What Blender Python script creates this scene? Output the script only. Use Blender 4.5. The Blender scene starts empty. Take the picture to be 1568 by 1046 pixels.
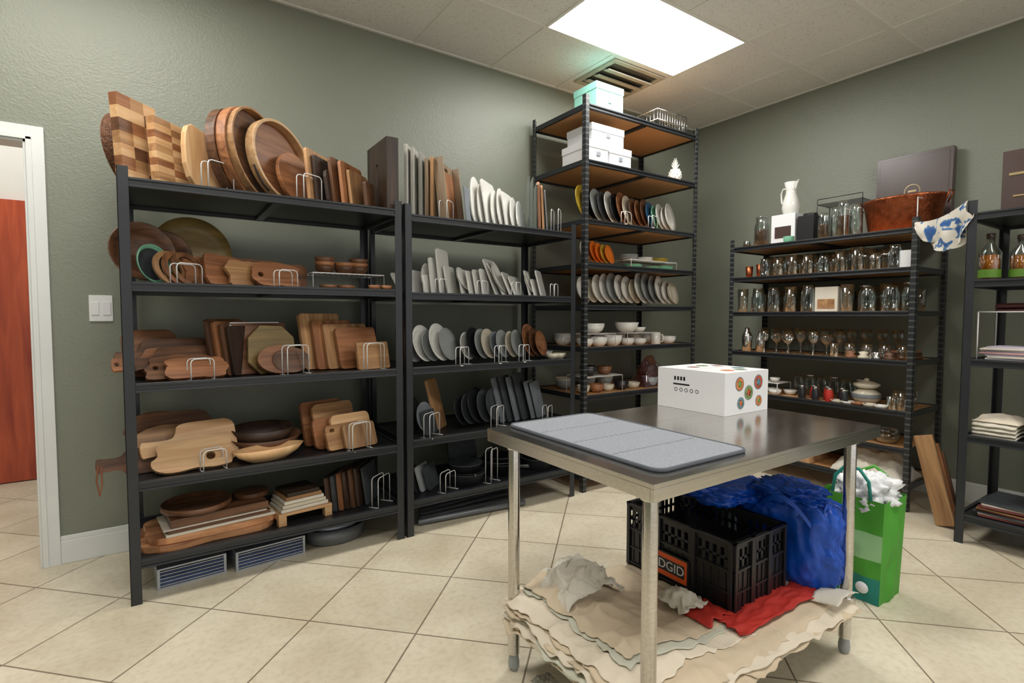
import bpy,bmesh,math,random
from mathutils import Matrix,Vector,noise
from mathutils.geometry import tessellate_polygon
random.seed(7)
sc=bpy.context.scene
D=math.radians
def C(r,g,b):
    f=lambda c:(c/255/12.92) if c/255<=.04045 else ((c/255+.055)/1.055)**2.4
    return (f(r),f(g),f(b),1)
# ------------------------------------------------------------------ materials
def newmat(n):
    m=bpy.data.materials.new(n);m.use_nodes=True;nt=m.node_tree
    return m,nt,nt.nodes['Principled BSDF']
def N(nt,t,**k):
    n=nt.nodes.new(t)
    for a,b in k.items():
        if a in n.inputs: n.inputs[a].default_value=b
        else: setattr(n,a,b)
    return n
def ramp(nt,stops):
    r=nt.nodes.new('ShaderNodeValToRGB');e=r.color_ramp.elements
    while len(e)<len(stops): e.new(.5)
    for i,(p,c) in enumerate(stops): e[i].position=p;e[i].color=c
    return r
def plain(n,col,rough=.5,metal=0,var=.12,scale=6,bump=0,bscale=60,spec=.5,coat=0):
    m,nt,b=newmat(n);L=nt.links.new
    tc=N(nt,'ShaderNodeTexCoord');no=N(nt,'ShaderNodeTexNoise',Scale=scale,Detail=3.)
    L(tc.outputs['Object'],no.inputs['Vector'])
    d=[c*(1-var) for c in col[:3]]+[1];h=[min(1,c*(1+var)) for c in col[:3]]+[1]
    r=ramp(nt,[(.3,d),(.7,h)]);L(no.outputs['Fac'],r.inputs['Fac']);L(r.outputs['Color'],b.inputs['Base Color'])
    b.inputs['Roughness'].default_value=rough;b.inputs['Metallic'].default_value=metal
    b.inputs['Specular IOR Level'].default_value=spec;b.inputs['Coat Weight'].default_value=coat
    if bump:
        n2=N(nt,'ShaderNodeTexNoise',Scale=bscale,Detail=4.);L(tc.outputs['Object'],n2.inputs['Vector'])
        bp=N(nt,'ShaderNodeBump',Strength=bump,Distance=.01);L(n2.outputs['Fac'],bp.inputs['Height']);L(bp.outputs['Normal'],b.inputs['Normal'])
    return m
def wood(n,dark,light,axis='X',rough=.45,sc_=1.):
    m,nt,b=newmat(n);L=nt.links.new
    tc=N(nt,'ShaderNodeTexCoord');oi=N(nt,'ShaderNodeObjectInfo')
    mul=N(nt,'ShaderNodeVectorMath',operation='SCALE');mul.inputs['Scale'].default_value=17.
    cmb=N(nt,'ShaderNodeCombineXYZ')
    for i in range(3): L(oi.outputs['Random'],cmb.inputs[i])
    L(cmb.outputs[0],mul.inputs[0])
    add=N(nt,'ShaderNodeVectorMath',operation='ADD');L(tc.outputs['Object'],add.inputs[0]);L(mul.outputs[0],add.inputs[1])
    mp=N(nt,'ShaderNodeMapping');s=[26*sc_]*3;s['XYZ'.index(axis)]=2.2*sc_;mp.inputs['Scale'].default_value=s
    L(add.outputs[0],mp.inputs['Vector'])
    no=N(nt,'ShaderNodeTexNoise',Scale=1.,Detail=5.,Distortion=.8);L(mp.outputs[0],no.inputs['Vector'])
    r=ramp(nt,[(.3,dark),(.5,[ (dark[i]+light[i])/2 for i in range(3)]+[1]),(.68,light)]);L(no.outputs['Fac'],r.inputs['Fac'])
    hs=N(nt,'ShaderNodeHueSaturation');mr=N(nt,'ShaderNodeMapRange');mr.inputs['To Min'].default_value=.72;mr.inputs['To Max'].default_value=1.15
    hs.inputs['Saturation'].default_value=.95
    L(oi.outputs['Random'],mr.inputs['Value']);L(mr.outputs[0],hs.inputs['Value']);L(r.outputs['Color'],hs.inputs['Color'])
    L(hs.outputs['Color'],b.inputs['Base Color']);b.inputs['Roughness'].default_value=rough
    bp=N(nt,'ShaderNodeBump',Strength=.12,Distance=.002);L(no.outputs['Fac'],bp.inputs['Height']);L(bp.outputs['Normal'],b.inputs['Normal'])
    return m
def glassm(n,tint=(.9,.93,.92,1),refl=.9):
    m,nt,b=newmat(n);L=nt.links.new
    t=N(nt,'ShaderNodeBsdfTransparent');t.inputs[0].default_value=tint
    g=N(nt,'ShaderNodeBsdfGlossy');g.inputs['Roughness'].default_value=.06;g.inputs[0].default_value=(.95,.98,1,1)
    lw=N(nt,'ShaderNodeLayerWeight');lw.inputs['Blend'].default_value=.5
    mu=N(nt,'ShaderNodeMath',operation='MULTIPLY');L(lw.outputs['Facing'],mu.inputs[0]);mu.inputs[1].default_value=refl
    mx=N(nt,'ShaderNodeMixShader');L(mu.outputs[0],mx.inputs[0]);L(t.outputs[0],mx.inputs[1]);L(g.outputs[0],mx.inputs[2])
    L(mx.outputs[0],nt.nodes['Material Output'].inputs['Surface']);return m
def emis(n,col,s):
    m,nt,b=newmat(n);b.inputs['Base Color'].default_value=(.9,.9,.9,1)
    b.inputs['Emission Color'].default_value=col;b.inputs['Emission Strength'].default_value=s;return m
WALL=plain('wall_sage_paint',C(127,131,118),.42,var=.03,scale=1.5,bump=.3,bscale=90)
WHITEW=plain('white_wall_paint',C(222,220,214),.6,var=.02)
TRIM=plain('trim_white_paint',C(222,225,224),.35,var=.02)
BLK=plain('black_powder_coat',C(44,47,51),.33,.2,var=.1)
DECK=plain('black_laminate_deck',C(30,31,34),.4,0,var=.15)
PB=plain('particle_board',C(186,140,92),.6,var=.18,scale=90)
CHR=plain('chrome_wire',C(200,200,200),.2,1,var=.03)
WW=plain('white_coated_wire',C(215,215,215),.35,var=.02)
CER=plain('white_ceramic',C(226,225,219),.18,var=.03,coat=.3)
CERG=plain('grey_ceramic',C(150,155,155),.3,var=.08)
CERC=plain('cream_ceramic',C(205,196,176),.3,var=.05)
SLATE=plain('slate',C(62,66,70),.5,var=.2,scale=20,bump=.1)
SLATL=plain('grey_slate',C(118,124,130),.5,var=.12,scale=14)
DARKC=plain('black_stoneware',C(36,37,40),.3,var=.2)
ORG=plain('orange_ceramic',C(214,112,30),.3)
YEL=plain('mustard_ceramic',C(176,150,50),.3)
MINT=plain('mint_card',C(140,205,192),.5,var=.03)
MINTC=plain('mint_ceramic',C(120,180,150),.3)
BLUC=plain('blue_ceramic',C(40,90,130),.3)
CARD=plain('white_card',C(226,227,230),.45,var=.015)
COPPER=plain('hammered_copper',C(170,98,66),.38,1,var=.3,scale=25,bump=.5,bscale=70)
PAPER=plain('paper',C(212,204,190),.7,var=.05)
KRAFT=plain('kraft_paper',C(168,128,88),.8,var=.12,scale=14,bump=.4,bscale=30)
REDC=plain('red_cloth',C(176,40,28),.7)
ORA=plain('orange_plastic',C(235,95,30),.4)
BLP=plain('black_plastic',C(28,28,31),.35,var=.1)
INK=plain('black_ink',C(20,20,20),.6)
BLUEB=plain('blue_tarp_plastic',C(14,76,182),.3,var=.15,bump=.3,bscale=25)
NAVY=plain('navy_card',C(20,40,95),.5)
GREEN=plain('green_bag_fabric',C(70,152,44),.6,var=.06,bump=.1,bscale=200)
TEAL=plain('teal_bag_fabric',C(20,128,116),.6)
LGREEN=plain('pale_green_fabric',C(146,194,140),.6)
PLAST=plain('white_plastic_bag',C(225,228,230),.3,var=.03,bump=.5,bscale=30)
LINEN=plain('white_linen',C(214,208,194),.85,var=.05,bump=.4,bscale=60)
CREAM=plain('cream_canvas_cloth',C(206,189,163),.9,var=.07,scale=9,bump=.5,bscale=18)
CREAM2=plain('off_white_cloth',C(219,208,189),.9,var=.05,scale=9,bump=.5,bscale=20)
CREAM3=plain('pale_sage_cloth',C(198,197,180),.9,var=.05,scale=9,bump=.5,bscale=24)
GREYM=plain('grey_microfibre',C(148,152,160),.95,var=.14,scale=220,bump=.6,bscale=220)
GREYT=plain('grey_mat_piping',C(86,91,99),.8)
LEATHER=plain('tan_leather',C(120,72,42),.6)
RATTAN=plain('brown_rattan',C(98,60,34),.6,var=.35,scale=60,bump=.8,bscale=90)
AMBER=plain('amber_oil',C(190,110,20),.1)
VENT=plain('vent_beige_paint',C(176,170,154),.45)
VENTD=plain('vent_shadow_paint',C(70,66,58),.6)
GLASS=glassm('clear_glass');ACR=glassm('clear_acrylic',(.86,.9,.92,1),.8);PINKP=glassm('pink_clear_plastic',(.85,.72,.78,1),.6)
FILT=plain('blue_filter_media',C(60,80,130),.5)
SILV=plain('silver_card',C(170,176,186),.35,.5)
DSILV=plain('dull_grey_metal',C(110,114,118),.4,.5)
PINEC=plain('pine_cone',C(104,72,48),.8,var=.4,scale=60,bump=1,bscale=80)
DKBOX=plain('dark_brown_case',C(72,56,52),.3)
GOLD=plain('gold_print',C(170,150,110),.4,.5)
WAL=wood('walnut',C(72,44,28),C(134,88,54));WALZ=wood('walnut_v',C(72,44,28),C(138,92,56),'Z')
CHE=wood('cherry',C(118,70,38),C(180,118,70));CHEZ=wood('cherry_v',C(118,70,38),C(182,120,72),'Z')
OAK=wood('oak',C(142,98,56),C(198,150,98));OAKZ=wood('oak_v',C(144,100,58),C(202,154,102),'Z')
MAP=wood('maple',C(196,144,90),C(228,188,136));MAPZ=wood('maple_v',C(196,146,92),C(230,190,140),'Z')
DRK=wood('wenge',C(34,25,20),C(74,52,38));DRKZ=wood('wenge_v',C(34,25,20),C(78,54,40),'Z')
ASH=wood('driftwood_v',C(110,88,66),C(164,140,112),'Z');GRW=wood('grey_wash_v',C(150,148,140),C(196,194,184),'Z')
WHW=wood('white_wash_v',C(176,172,162),C(216,214,206),'Z');OLV=wood('olive_green_wood',C(112,92,46),C(154,126,64))
REDD=wood('mahogany_door_v',C(166,52,16),C(220,92,36),'Z',.35,.6)
ACA=wood('acacia',C(112,62,34),C(206,146,96),'X',.4,.8)
def printed_cloth():
    m,nt,b=newmat('blue_printed_linen');L=nt.links.new
    tc=N(nt,'ShaderNodeTexCoord');v=N(nt,'ShaderNodeTexNoise',Scale=17.,Detail=1.5,Distortion=.6);L(tc.outputs['Object'],v.inputs['Vector'])
    r=ramp(nt,[(.54,C(216,210,198)),(.57,C(92,128,168)),(.66,C(50,90,150))]);L(v.outputs['Fac'],r.inputs['Fac']);L(r.outputs['Color'],b.inputs['Base Color'])
    b.inputs['Roughness'].default_value=.9;return m
PRINTC=printed_cloth()
def floor_mat():
    m,nt,b=newmat('floor_travertine_tiles');L=nt.links.new
    tc=N(nt,'ShaderNodeTexCoord');mp=N(nt,'ShaderNodeMapping',vector_type='TEXTURE')
    mp.inputs['Location'].default_value=(.506,2.273,0);mp.inputs['Rotation'].default_value=(0,0,D(45))
    L(tc.outputs['Object'],mp.inputs['Vector'])
    br=N(nt,'ShaderNodeTexBrick',offset=0.,squash=1.)
    br.inputs['Scale'].default_value=1.;br.inputs['Brick Width'].default_value=.474;br.inputs['Row Height'].default_value=.474
    br.inputs['Mortar Size'].default_value=.0036;br.inputs['Mortar Smooth'].default_value=.1;br.inputs['Bias'].default_value=0
    br.inputs['Color1'].default_value=C(212,203,181);br.inputs['Color2'].default_value=C(224,215,194);br.inputs['Mortar'].default_value=C(136,124,106)
    L(mp.outputs[0],br.inputs['Vector'])
    n1=N(nt,'ShaderNodeTexNoise',Scale=3.2,Detail=6.,Distortion=.6);L(tc.outputs['Object'],n1.inputs['Vector'])
    r=ramp(nt,[(.3,(.78,.745,.68,1)),(.65,(1,1,1,1))]);L(n1.outputs['Fac'],r.inputs['Fac'])
    n2=N(nt,'ShaderNodeTexNoise',Scale=38.,Detail=5.);L(tc.outputs['Object'],n2.inputs['Vector'])
    r2=ramp(nt,[(.3,(.85,.83,.8,1)),(.55,(1,1,1,1))]);L(n2.outputs['Fac'],r2.inputs['Fac'])
    a=N(nt,'ShaderNodeMix',data_type='RGBA',blend_type='MULTIPLY');a.inputs['Factor'].default_value=.8
    L(br.outputs['Color'],a.inputs['A']);L(r.outputs['Color'],a.inputs['B'])
    c=N(nt,'ShaderNodeMix',data_type='RGBA',blend_type='MULTIPLY');c.inputs['Factor'].default_value=.8
    L(a.outputs['Result'],c.inputs['A']);L(r2.outputs['Color'],c.inputs['B']);L(c.outputs['Result'],b.inputs['Base Color'])
    b.inputs['Roughness'].default_value=.34
    bp=N(nt,'ShaderNodeBump',Strength=.4,Distance=.003,invert=True);L(br.outputs['Fac'],bp.inputs['Height']);L(bp.outputs['Normal'],b.inputs['Normal'])
    return m
FLOOR=floor_mat()
def ceil_mat():
    m,nt,b=newmat('ceiling_tile_mineral_fibre');L=nt.links.new
    tc=N(nt,'ShaderNodeTexCoord');n=N(nt,'ShaderNodeTexNoise',Scale=80.,Detail=3.);L(tc.outputs['Object'],n.inputs['Vector'])
    r=ramp(nt,[(.32,C(210,207,202)),(.44,C(230,229,226))]);L(n.outputs['Fac'],r.inputs['Fac']);L(r.outputs['Color'],b.inputs['Base Color'])
    b.inputs['Roughness'].default_value=.9
    bp=N(nt,'ShaderNodeBump',Strength=.2,Distance=.003);L(n.outputs['Fac'],bp.inputs['Height']);L(bp.outputs['Normal'],b.inputs['Normal']);return m
CEIL=ceil_mat()
def steel_mat():
    m,nt,b=newmat('brushed_stainless');L=nt.links.new
    tc=N(nt,'ShaderNodeTexCoord');mp=N(nt,'ShaderNodeMapping');mp.inputs['Scale'].default_value=(2,120,120);L(tc.outputs['Object'],mp.inputs['Vector'])
    n=N(nt,'ShaderNodeTexNoise',Scale=1.,Detail=3.);L(mp.outputs[0],n.inputs['Vector'])
    n2=N(nt,'ShaderNodeTexNoise',Scale=4.,Detail=3.);L(tc.outputs['Object'],n2.inputs['Vector'])
    r=ramp(nt,[(.3,C(196,193,188)),(.7,C(212,209,204))]);L(n.outputs['Fac'],r.inputs['Fac']);L(r.outputs['Color'],b.inputs['Base Color'])
    mr=N(nt,'ShaderNodeMapRange');mr.inputs['To Min'].default_value=.13;mr.inputs['To Max'].default_value=.24;L(n2.outputs['Fac'],mr.inputs['Value']);L(mr.outputs[0],b.inputs['Roughness'])
    b.inputs['Metallic'].default_value=1.;return m
STEEL=steel_mat()
def slot_mat():
    m,nt,b=newmat('black_slotted_post');L=nt.links.new
    tc=N(nt,'ShaderNodeTexCoord');sp=N(nt,'ShaderNodeSeparateXYZ');L(tc.outputs['Object'],sp.inputs[0])
    mo=N(nt,'ShaderNodeMath',operation='PINGPONG');L(sp.outputs['Z'],mo.inputs[0]);mo.inputs[1].default_value=.02
    gt=N(nt,'ShaderNodeMath',operation='GREATER_THAN');L(mo.outputs[0],gt.inputs[0]);gt.inputs[1].default_value=.0145
    r=ramp(nt,[(0,C(36,38,41)),(1,C(74,78,78))]);L(gt.outputs[0],r.inputs['Fac']);L(r.outputs['Color'],b.inputs['Base Color'])
    b.inputs['Roughness'].default_value=.35;return m
SLOT=slot_mat()
# ------------------------------------------------------------------ mesh builder
I4=Matrix.Identity(4)
def T(x,y,z): return Matrix.Translation((x,y,z))
def RZ(a): return Matrix.Rotation(D(a),4,'Z')
def RX(a): return Matrix.Rotation(D(a),4,'X')
def RY(a): return Matrix.Rotation(D(a),4,'Y')
class B:
    def __init__(s): s.v=[];s.f=[];s.mi=[];s.sm=[];s.mats=[]
    def add(s,vs,fs,mat,M=I4,smooth=False):
        if mat not in s.mats: s.mats.append(mat)
        k=s.mats.index(mat);o=len(s.v)
        s.v+=[tuple(M@Vector(v)) for v in vs]
        for f in fs: s.f.append([i+o for i in f]);s.mi.append(k);s.sm.append(smooth)
        return s
    def box(s,x0,x1,y0,y1,z0,z1,mat,M=I4):
        v=[(x,y,z) for z in (z0,z1) for y in (y0,y1) for x in (x0,x1)]
        return s.add(v,[(0,2,3,1),(4,5,7,6),(0,1,5,4),(2,6,7,3),(0,4,6,2),(1,3,7,5)],mat,M)
    def lathe(s,prof,mat,M=I4,seg=28,sx=1,sy=1):
        v=[];f=[];n=len(prof)
        for i in range(seg):
            a=2*math.pi*i/seg
            for r,z in prof: v.append((r*math.cos(a)*sx,r*math.sin(a)*sy,z))
        for i in range(seg):
            j=(i+1)%seg
            for k in range(n-1):
                if prof[k][0]==0 and prof[k+1][0]==0: continue
                if prof[k][0]==0: f.append((i*n+k,j*n+k+1,i*n+k+1))
                elif prof[k+1][0]==0: f.append((i*n+k,j*n+k,i*n+k+1))
                else: f.append((i*n+k,j*n+k,j*n+k+1,i*n+k+1))
        return s.add(v,f,mat,M,True)
    def cyl(s,r,z0,z1,mat,M=I4,seg=24): 
        e=min(.0015,r*.1)
        return s.lathe([(0,z0),(r-e,z0),(r,z0+e),(r,z1-e),(r-e,z1),(0,z1)],mat,M,seg)
    def prism(s,loops,t,mat,M=I4,y0=0):
        flat=[p for l in loops for p in l];n=len(flat)
        tri=tessellate_polygon([[Vector((p[0],p[1],0)) for p in l] for l in loops])
        v=[(p[0],y0,p[1]) for p in flat]+[(p[0],y0+t,p[1]) for p in flat]
        f=[tuple(x) for x in tri]+[tuple(i+n for i in reversed(x)) for x in tri]
        o=0
        for l in loops:
            m=len(l)
            for i in range(m):
                j=(i+1)%m;f.append((o+i,o+j,n+o+j,n+o+i))
            o+=m
        return s.add(v,f,mat,M)
    def tube(s,pts,r,mat,M=I4,seg=6,closed=False):
        P=[Vector(p) for p in pts];n=len(P);v=[];f=[];up=None
        for i in range(n):
            a=P[(i-1)%n] if (closed or i>0) else P[i];b=P[(i+1)%n] if (closed or i<n-1) else P[i]
            t=(b-a).normalized()
            if up is None:
                up=Vector((0,0,1)) if abs(t.z)<.9 else Vector((1,0,0))
            x=t.cross(up)
            if x.length<1e-4: x=t.orthogonal()
            x.normalize();y=x.cross(t).normalized();up=y
            for k in range(seg):
                q=2*math.pi*k/seg;v.append(tuple(P[i]+x*(r*math.cos(q))+y*(r*math.sin(q))))
        for i in range(n if closed else n-1):
            j=(i+1)%n
            for k in range(seg): l=(k+1)%seg;f.append((i*seg+k,i*seg+l,j*seg+l,j*seg+k))
        if not closed: f.append(tuple(range(seg)));f.append(tuple((n-1)*seg+k for k in range(seg)))
        return s.add(v,f,mat,M,True)
    def grid(s,nx,ny,fn,mat,M=I4,thick=0):
        v=[];f=[]
        for lay in ((0,) if not thick else (0,1)):
            for j in range(ny+1):
                for i in range(nx+1):
                    p=fn(i/nx,j/ny);v.append((p[0],p[1],p[2]-lay*thick))
        n=(nx+1)*(ny+1)
        for j in range(ny):
            for i in range(nx):
                a=j*(nx+1)+i;f.append((a,a+1,a+nx+2,a+nx+1))
                if thick: f.append((n+a,n+a+nx+1,n+a+nx+2,n+a+1))
        if thick:
            bd=[i for i in range(nx+1)]+[j*(nx+1)+nx for j in range(1,ny+1)]+[ny*(nx+1)+i for i in range(nx-1,-1,-1)]+[j*(nx+1) for j in range(ny-1,0,-1)]
            for k in range(len(bd)):
                a,b=bd[k],bd[(k+1)%len(bd)];f.append((a,n+a,n+b,b))
        return s.add(v,f,mat,M,True)
    def finish(s,name,M=None,bevel=0,recalc=True):
        me=bpy.data.meshes.new(name);me.from_pydata(s.v,[],s.f)
        for m in s.mats: me.materials.append(m)
        me.polygons.foreach_set('material_index',s.mi);me.polygons.foreach_set('use_smooth',s.sm)
        if recalc:
            bm=bmesh.new();bm.from_mesh(me);bmesh.ops.recalc_face_normals(bm,faces=bm.faces);bm.to_mesh(me);bm.free()
        ob=bpy.data.objects.new(name,me);sc.collection.objects.link(ob)
        if M is not None: ob.matrix_world=M
        if bevel:
            md=ob.modifiers.new('bevel','BEVEL');md.width=bevel;md.segments=2;md.limit_method='ANGLE';md.angle_limit=D(40)
        return ob
# outlines (x,z)
def chaik(p,n=2):
    for _ in range(n):
        q=[]
        for i in range(len(p)):
            a,b=p[i],p[(i+1)%len(p)]
            q+=[(a[0]*.75+b[0]*.25,a[1]*.75+b[1]*.25),(a[0]*.25+b[0]*.75,a[1]*.25+b[1]*.75)]
        p=q
    return p
def rr(w,h,r=.02,cx=0,z0=0,n=4):
    r=min(r,w/2-1e-4,h/2-1e-4);o=[]
    for (x,z,a0) in ((w/2-r,r,-90),(w/2-r,h-r,0),(-w/2+r,h-r,90),(-w/2+r,r,180)):
        for k in range(n+1):
            a=D(a0+90*k/n);o.append((cx+x+r*math.cos(a),z0+z+r*math.sin(a)))
    return o
def circ(r,cx=0,cz=None,n=40,b=None):
    cz=r if cz is None else cz;b=b or r
    return [(cx+r*math.cos(2*math.pi*i/n),cz+b*math.sin(2*math.pi*i/n)) for i in range(n)]
def live(w,h,seed,amp=.12,n=48):
    o=[]
    for i in range(n):
        a=2*math.pi*i/n;c,s_=math.cos(a),math.sin(a)
        k=(abs(c)**5+abs(s_)**5)**(-1/5);k*=1+amp*noise.noise(Vector((c*1.6+seed*7.3,s_*1.6,seed)))+amp*.25*noise.noise(Vector((c*5+seed*3.3,s_*5,seed)))
        o.append((c*k*w/2,h/2+s_*k*h/2))
    m=min(z for x,z in o);return [(x,z-m) for x,z in o]
def paddle(w,h,hl,hw,side=-1):
    p=[(-w/2,0),(0,0),(w/2,0),(w/2,h*.5),(w/2,h),(0,h),(-w/2,h),(-w/2-.01,h*.5+hw),(-w/2-.03,h*.5+hw*.55),(-w/2-hl*.8,h*.5+hw*.6),(-w/2-hl,h*.5+hw*.7),(-w/2-hl,h*.5-hw*.7),(-w/2-hl*.8,h*.5-hw*.6),(-w/2-.03,h*.5-hw*.55),(-w/2-.01,h*.5-hw)]
    if side>0: p=[(-x,z) for x,z in reversed(p)]
    return chaik(p,2)
def vpaddle(w,h,hl,hw):
    p=[(-w/2,0),(0,0),(w/2,0),(w/2,h*.5),(w/2,h),(hw*.9,h+.01),(hw*.5,h+hl*.3),(hw*.5,h+hl*.8),(hw*.6,h+hl),(-hw*.6,h+hl),(-hw*.5,h+hl*.8),(-hw*.5,h+hl*.3),(-hw*.9,h+.01),(-w/2,h),(-w/2,h*.5)]
    return chaik(p,2)
def stand(x,y,z,th,lean,t=.02):
    return T(x,y,z+abs(t*math.sin(D(lean)))+.0005)@RZ(th)@RX(-lean)
def board(name,x,y,z,out,t=.02,th=0,lean=12,mat=None,holes=(),bev=.003,extra=None):
    b=B();b.prism([out]+[h[::-1] for h in holes],t,mat)
    if extra: extra(b)
    return b.finish(name,stand(x,y,z,th,lean,t),bev)
PLATE=lambda r,d=.022:[(0,0),(r*.6,0),(r*.66,.003),(r,d),(r,d+.004),(r*.7,.008),(r*.6,.006),(0,.006)]
BOWL=lambda r,h:[(0,0),(r*.5,0),(r*.8,h*.35),(r,h),(r-.005,h),(r*.76,h*.4),(r*.45,.01),(0,.008)]
def plate_at(b,x,y,z,r,th,lean,mat,d=.022,sx=1,sy=1):
    b.lathe(PLATE(r,d),mat,T(x,y,z+r*sy*math.cos(D(lean))+.022)@RZ(th)@RX(-lean)@RX(90),32,sx,sy)
def rplate_at(b,x,y,z,w,h,th,lean,mat,t=.01,r=.02):
    M=stand(x,y,z,th,lean,t);b.prism([rr(w,h,r)],t,mat,M)
def mug(b,x,y,z,r,h,mat,th=-60):
    M=T(x,y,z+.0005)@RZ(th)
    b.lathe([(0,0),(r*.9,0),(r,.006),(r,h),(r-.004,h),(r-.004,.01),(0,.008)],mat,M,20)
    b.tube([(r-.002,0,h*.82),(r+.018,0,h*.8),(r+.026,0,h*.5),(r+.016,0,h*.22),(r-.002,0,h*.2)],.0045,mat,M,6)
def uloop(b,x,y,z,w,h,th,r=.0028,mat=None,d=.11):
    M=T(x,y,z+r)@RZ(th);k=.018
    for dy in (0,d):
        pts=[(-w/2,dy,0),(-w/2,dy,h-k),(-w/2+k*.3,dy,h-k*.3),(-w/2+k,dy,h),(w/2-k,dy,h),(w/2-k*.3,dy,h-k*.3),(w/2,dy,h-k),(w/2,dy,0)]
        b.tube(pts,r,mat or WW,M)
    for xx in (-w/2,w/2): b.tube([(xx,-.02,0),(xx,d+.02,0)],r,mat or WW,M)
def wire_bookend(x,y,z,w=.12,h=.13,th=62,d=.05):
    b=B();uloop(b,x,y,z,w,h,th,d=d);b.finish('wire_plate_holder')

# ------------------------------------------------------------------ room
Xw,Yw,Zc=4.637,3.529,3.193
WX0,WY0=-2.3,-2.4
def slab(name,x0,x1,y0,y1,z0,z1,mat): return B().box(x0,x1,y0,y1,z0,z1,mat).finish(name)
slab('floor',-3.2,Xw+.15,-5.5,5.7,-.1,0,FLOOR)
slab('ceiling',-3.2,Xw+.15,WY0-.15,5.7,Zc,Zc+.1,CEIL)
DX0,DX1,DZ=-1.44,-.5,2.155
b=B();b.box(DX1,Xw+.12,Yw,Yw+.12,0,Zc,WALL);b.box(WX0-.12,DX0,Yw,Yw+.12,0,Zc,WALL);b.box(DX0,DX1,Yw,Yw+.12,DZ,Zc,WALL);b.finish('wall_north')
slab('wall_east',Xw,Xw+.12,WY0,Yw,0,Zc,WALL)
slab('wall_west',WX0-.12,WX0,WY0,Yw,0,Zc,WALL)
b=B();b.box(-3.1,.4,5.5,5.6,0,Zc,WHITEW);b.finish('wall_hall_north')
slab('wall_hall_east',.3,.4,Yw+.12,5.5,0,Zc,WHITEW);slab('wall_hall_west',-3.1,-3.0,Yw+.12,5.5,0,Zc,WHITEW)
b=B();b.box(-1.85,-.8,5.455,5.497,.008,2.16,REDD);b.lathe([(0,0),(.02,0),(.02,.03),(.026,.045),(.02,.06),(0,.062)],CHR,T(-1.75,5.455,1.0)@RX(90));b.finish('door_1')
b=B();b.box(-.74,-.70,5.4,5.44,0,.05,BLP);b.cyl(.018,.05,.07,BLP,T(-.72,5.42,0));b.finish('door_stop')
tw=.065
b=B();b.box(DX1,DX1+tw,Yw-.018,Yw,0,DZ+tw,TRIM);b.box(DX0-tw,DX0,Yw-.018,Yw,0,DZ+tw,TRIM);b.box(DX0,DX1,Yw-.018,Yw,DZ,DZ+tw,TRIM)
b.box(DX1-.004,DX1+.018,Yw-.024,Yw-.017,0,DZ+.01,TRIM);b.box(DX0-.018,DX1+.018,Yw-.024,Yw-.017,DZ-.004,DZ+.018,TRIM)
b.box(DX1-.016,DX1,Yw-.01,Yw+.13,0,DZ,TRIM);b.box(DX0,DX0+.016,Yw-.01,Yw+.13,0,DZ,TRIM);b.box(DX0,DX1,Yw-.01,Yw+.13,DZ-.016,DZ,TRIM)
b.box(DX1-.0185,DX1-.0155,Yw+.02,Yw+.05,.98,1.08,CHR);b.finish('trim_1',bevel=.002)
def base(name,pts,ax):
    b=B()
    x0,x1,y0,y1=pts;b.box(x0,x1,y0,y1,0,.12,TRIM)
    if ax=='x': b.box(x0,x1,y0+.005,y1,.12,.145,TRIM)
    else: b.box(x0+.005,x1,y0,y1,.12,.145,TRIM)
    b.finish(name,bevel=.003)
base('baseboard_north',(DX1+tw,Xw,Yw-.016,Yw),'x');base('baseboard_east',(Xw-.016,Xw,WY0,Yw-.016),'y')
b=B();b.box(-.285,-.185,Yw-.007,Yw,1.257,1.394,TRIM)
for xx in (-.26,-.21): b.box(xx-.017,xx+.017,Yw-.011,Yw-.006,1.29,1.36,CARD)
b.finish('light_switch',bevel=.002)
# ceiling grid
b=B();g=.635
xs=[2.185+g*k for k in range(-7,4)];ys=[2.835-g*k for k in range(0,9)]
GR=plain('ceiling_grid_white',C(228,227,222),.5,var=.02)
PANELS=[(2.185,2.2),(-.99,2.2),(2.185,-.34),(-.355,-.34)]
def inpanel(x,y): return any(px+.02<x<px+1.25 and py+.02<y<py+.615 for px,py in PANELS)
for x in xs:
    if WX0<x<Xw-.05:
        for y in ys: 
            if not inpanel(x,y-.3): b.box(x-.012,x+.012,max(WY0,y-g+.0125),y-.0125,Zc-.006,Zc+.001,GR)
        b.box(x-.012,x+.012,ys[0]+.0125,Yw,Zc-.006,Zc+.001,GR)
for y in ys:
    if WY0<y<Yw-.1: b.box(WX0,Xw,y-.012,y+.012,Zc-.006,Zc+.001,GR)
b.box(WX0,Xw,Yw-.022,Yw,Zc-.008,Zc,GR);b.box(Xw-.022,Xw,WY0,Yw,Zc-.008,Zc,GR)
b.finish('trim_2')
EM=emis('troffer_lens',(1,.98,.94,1),16.)
EMD=emis('troffer_lens_dim',(1,.97,.91,1),13.)
EMH=emis('troffer_lens_hall',(1,.97,.92,1),9.)
for k,(x0,y0) in enumerate(PANELS):
    b=B();b.box(x0+.014,x0+1.256,y0+.014,y0+.621,Zc-.004,Zc-.0005,EM if k==0 else EMD);b.finish('ceiling_light_panel')
b=B();b.box(-1.6,-.4,4.3,4.9,Zc-.004,Zc-.0005,EMH);b.finish('ceiling_light_panel')
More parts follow.
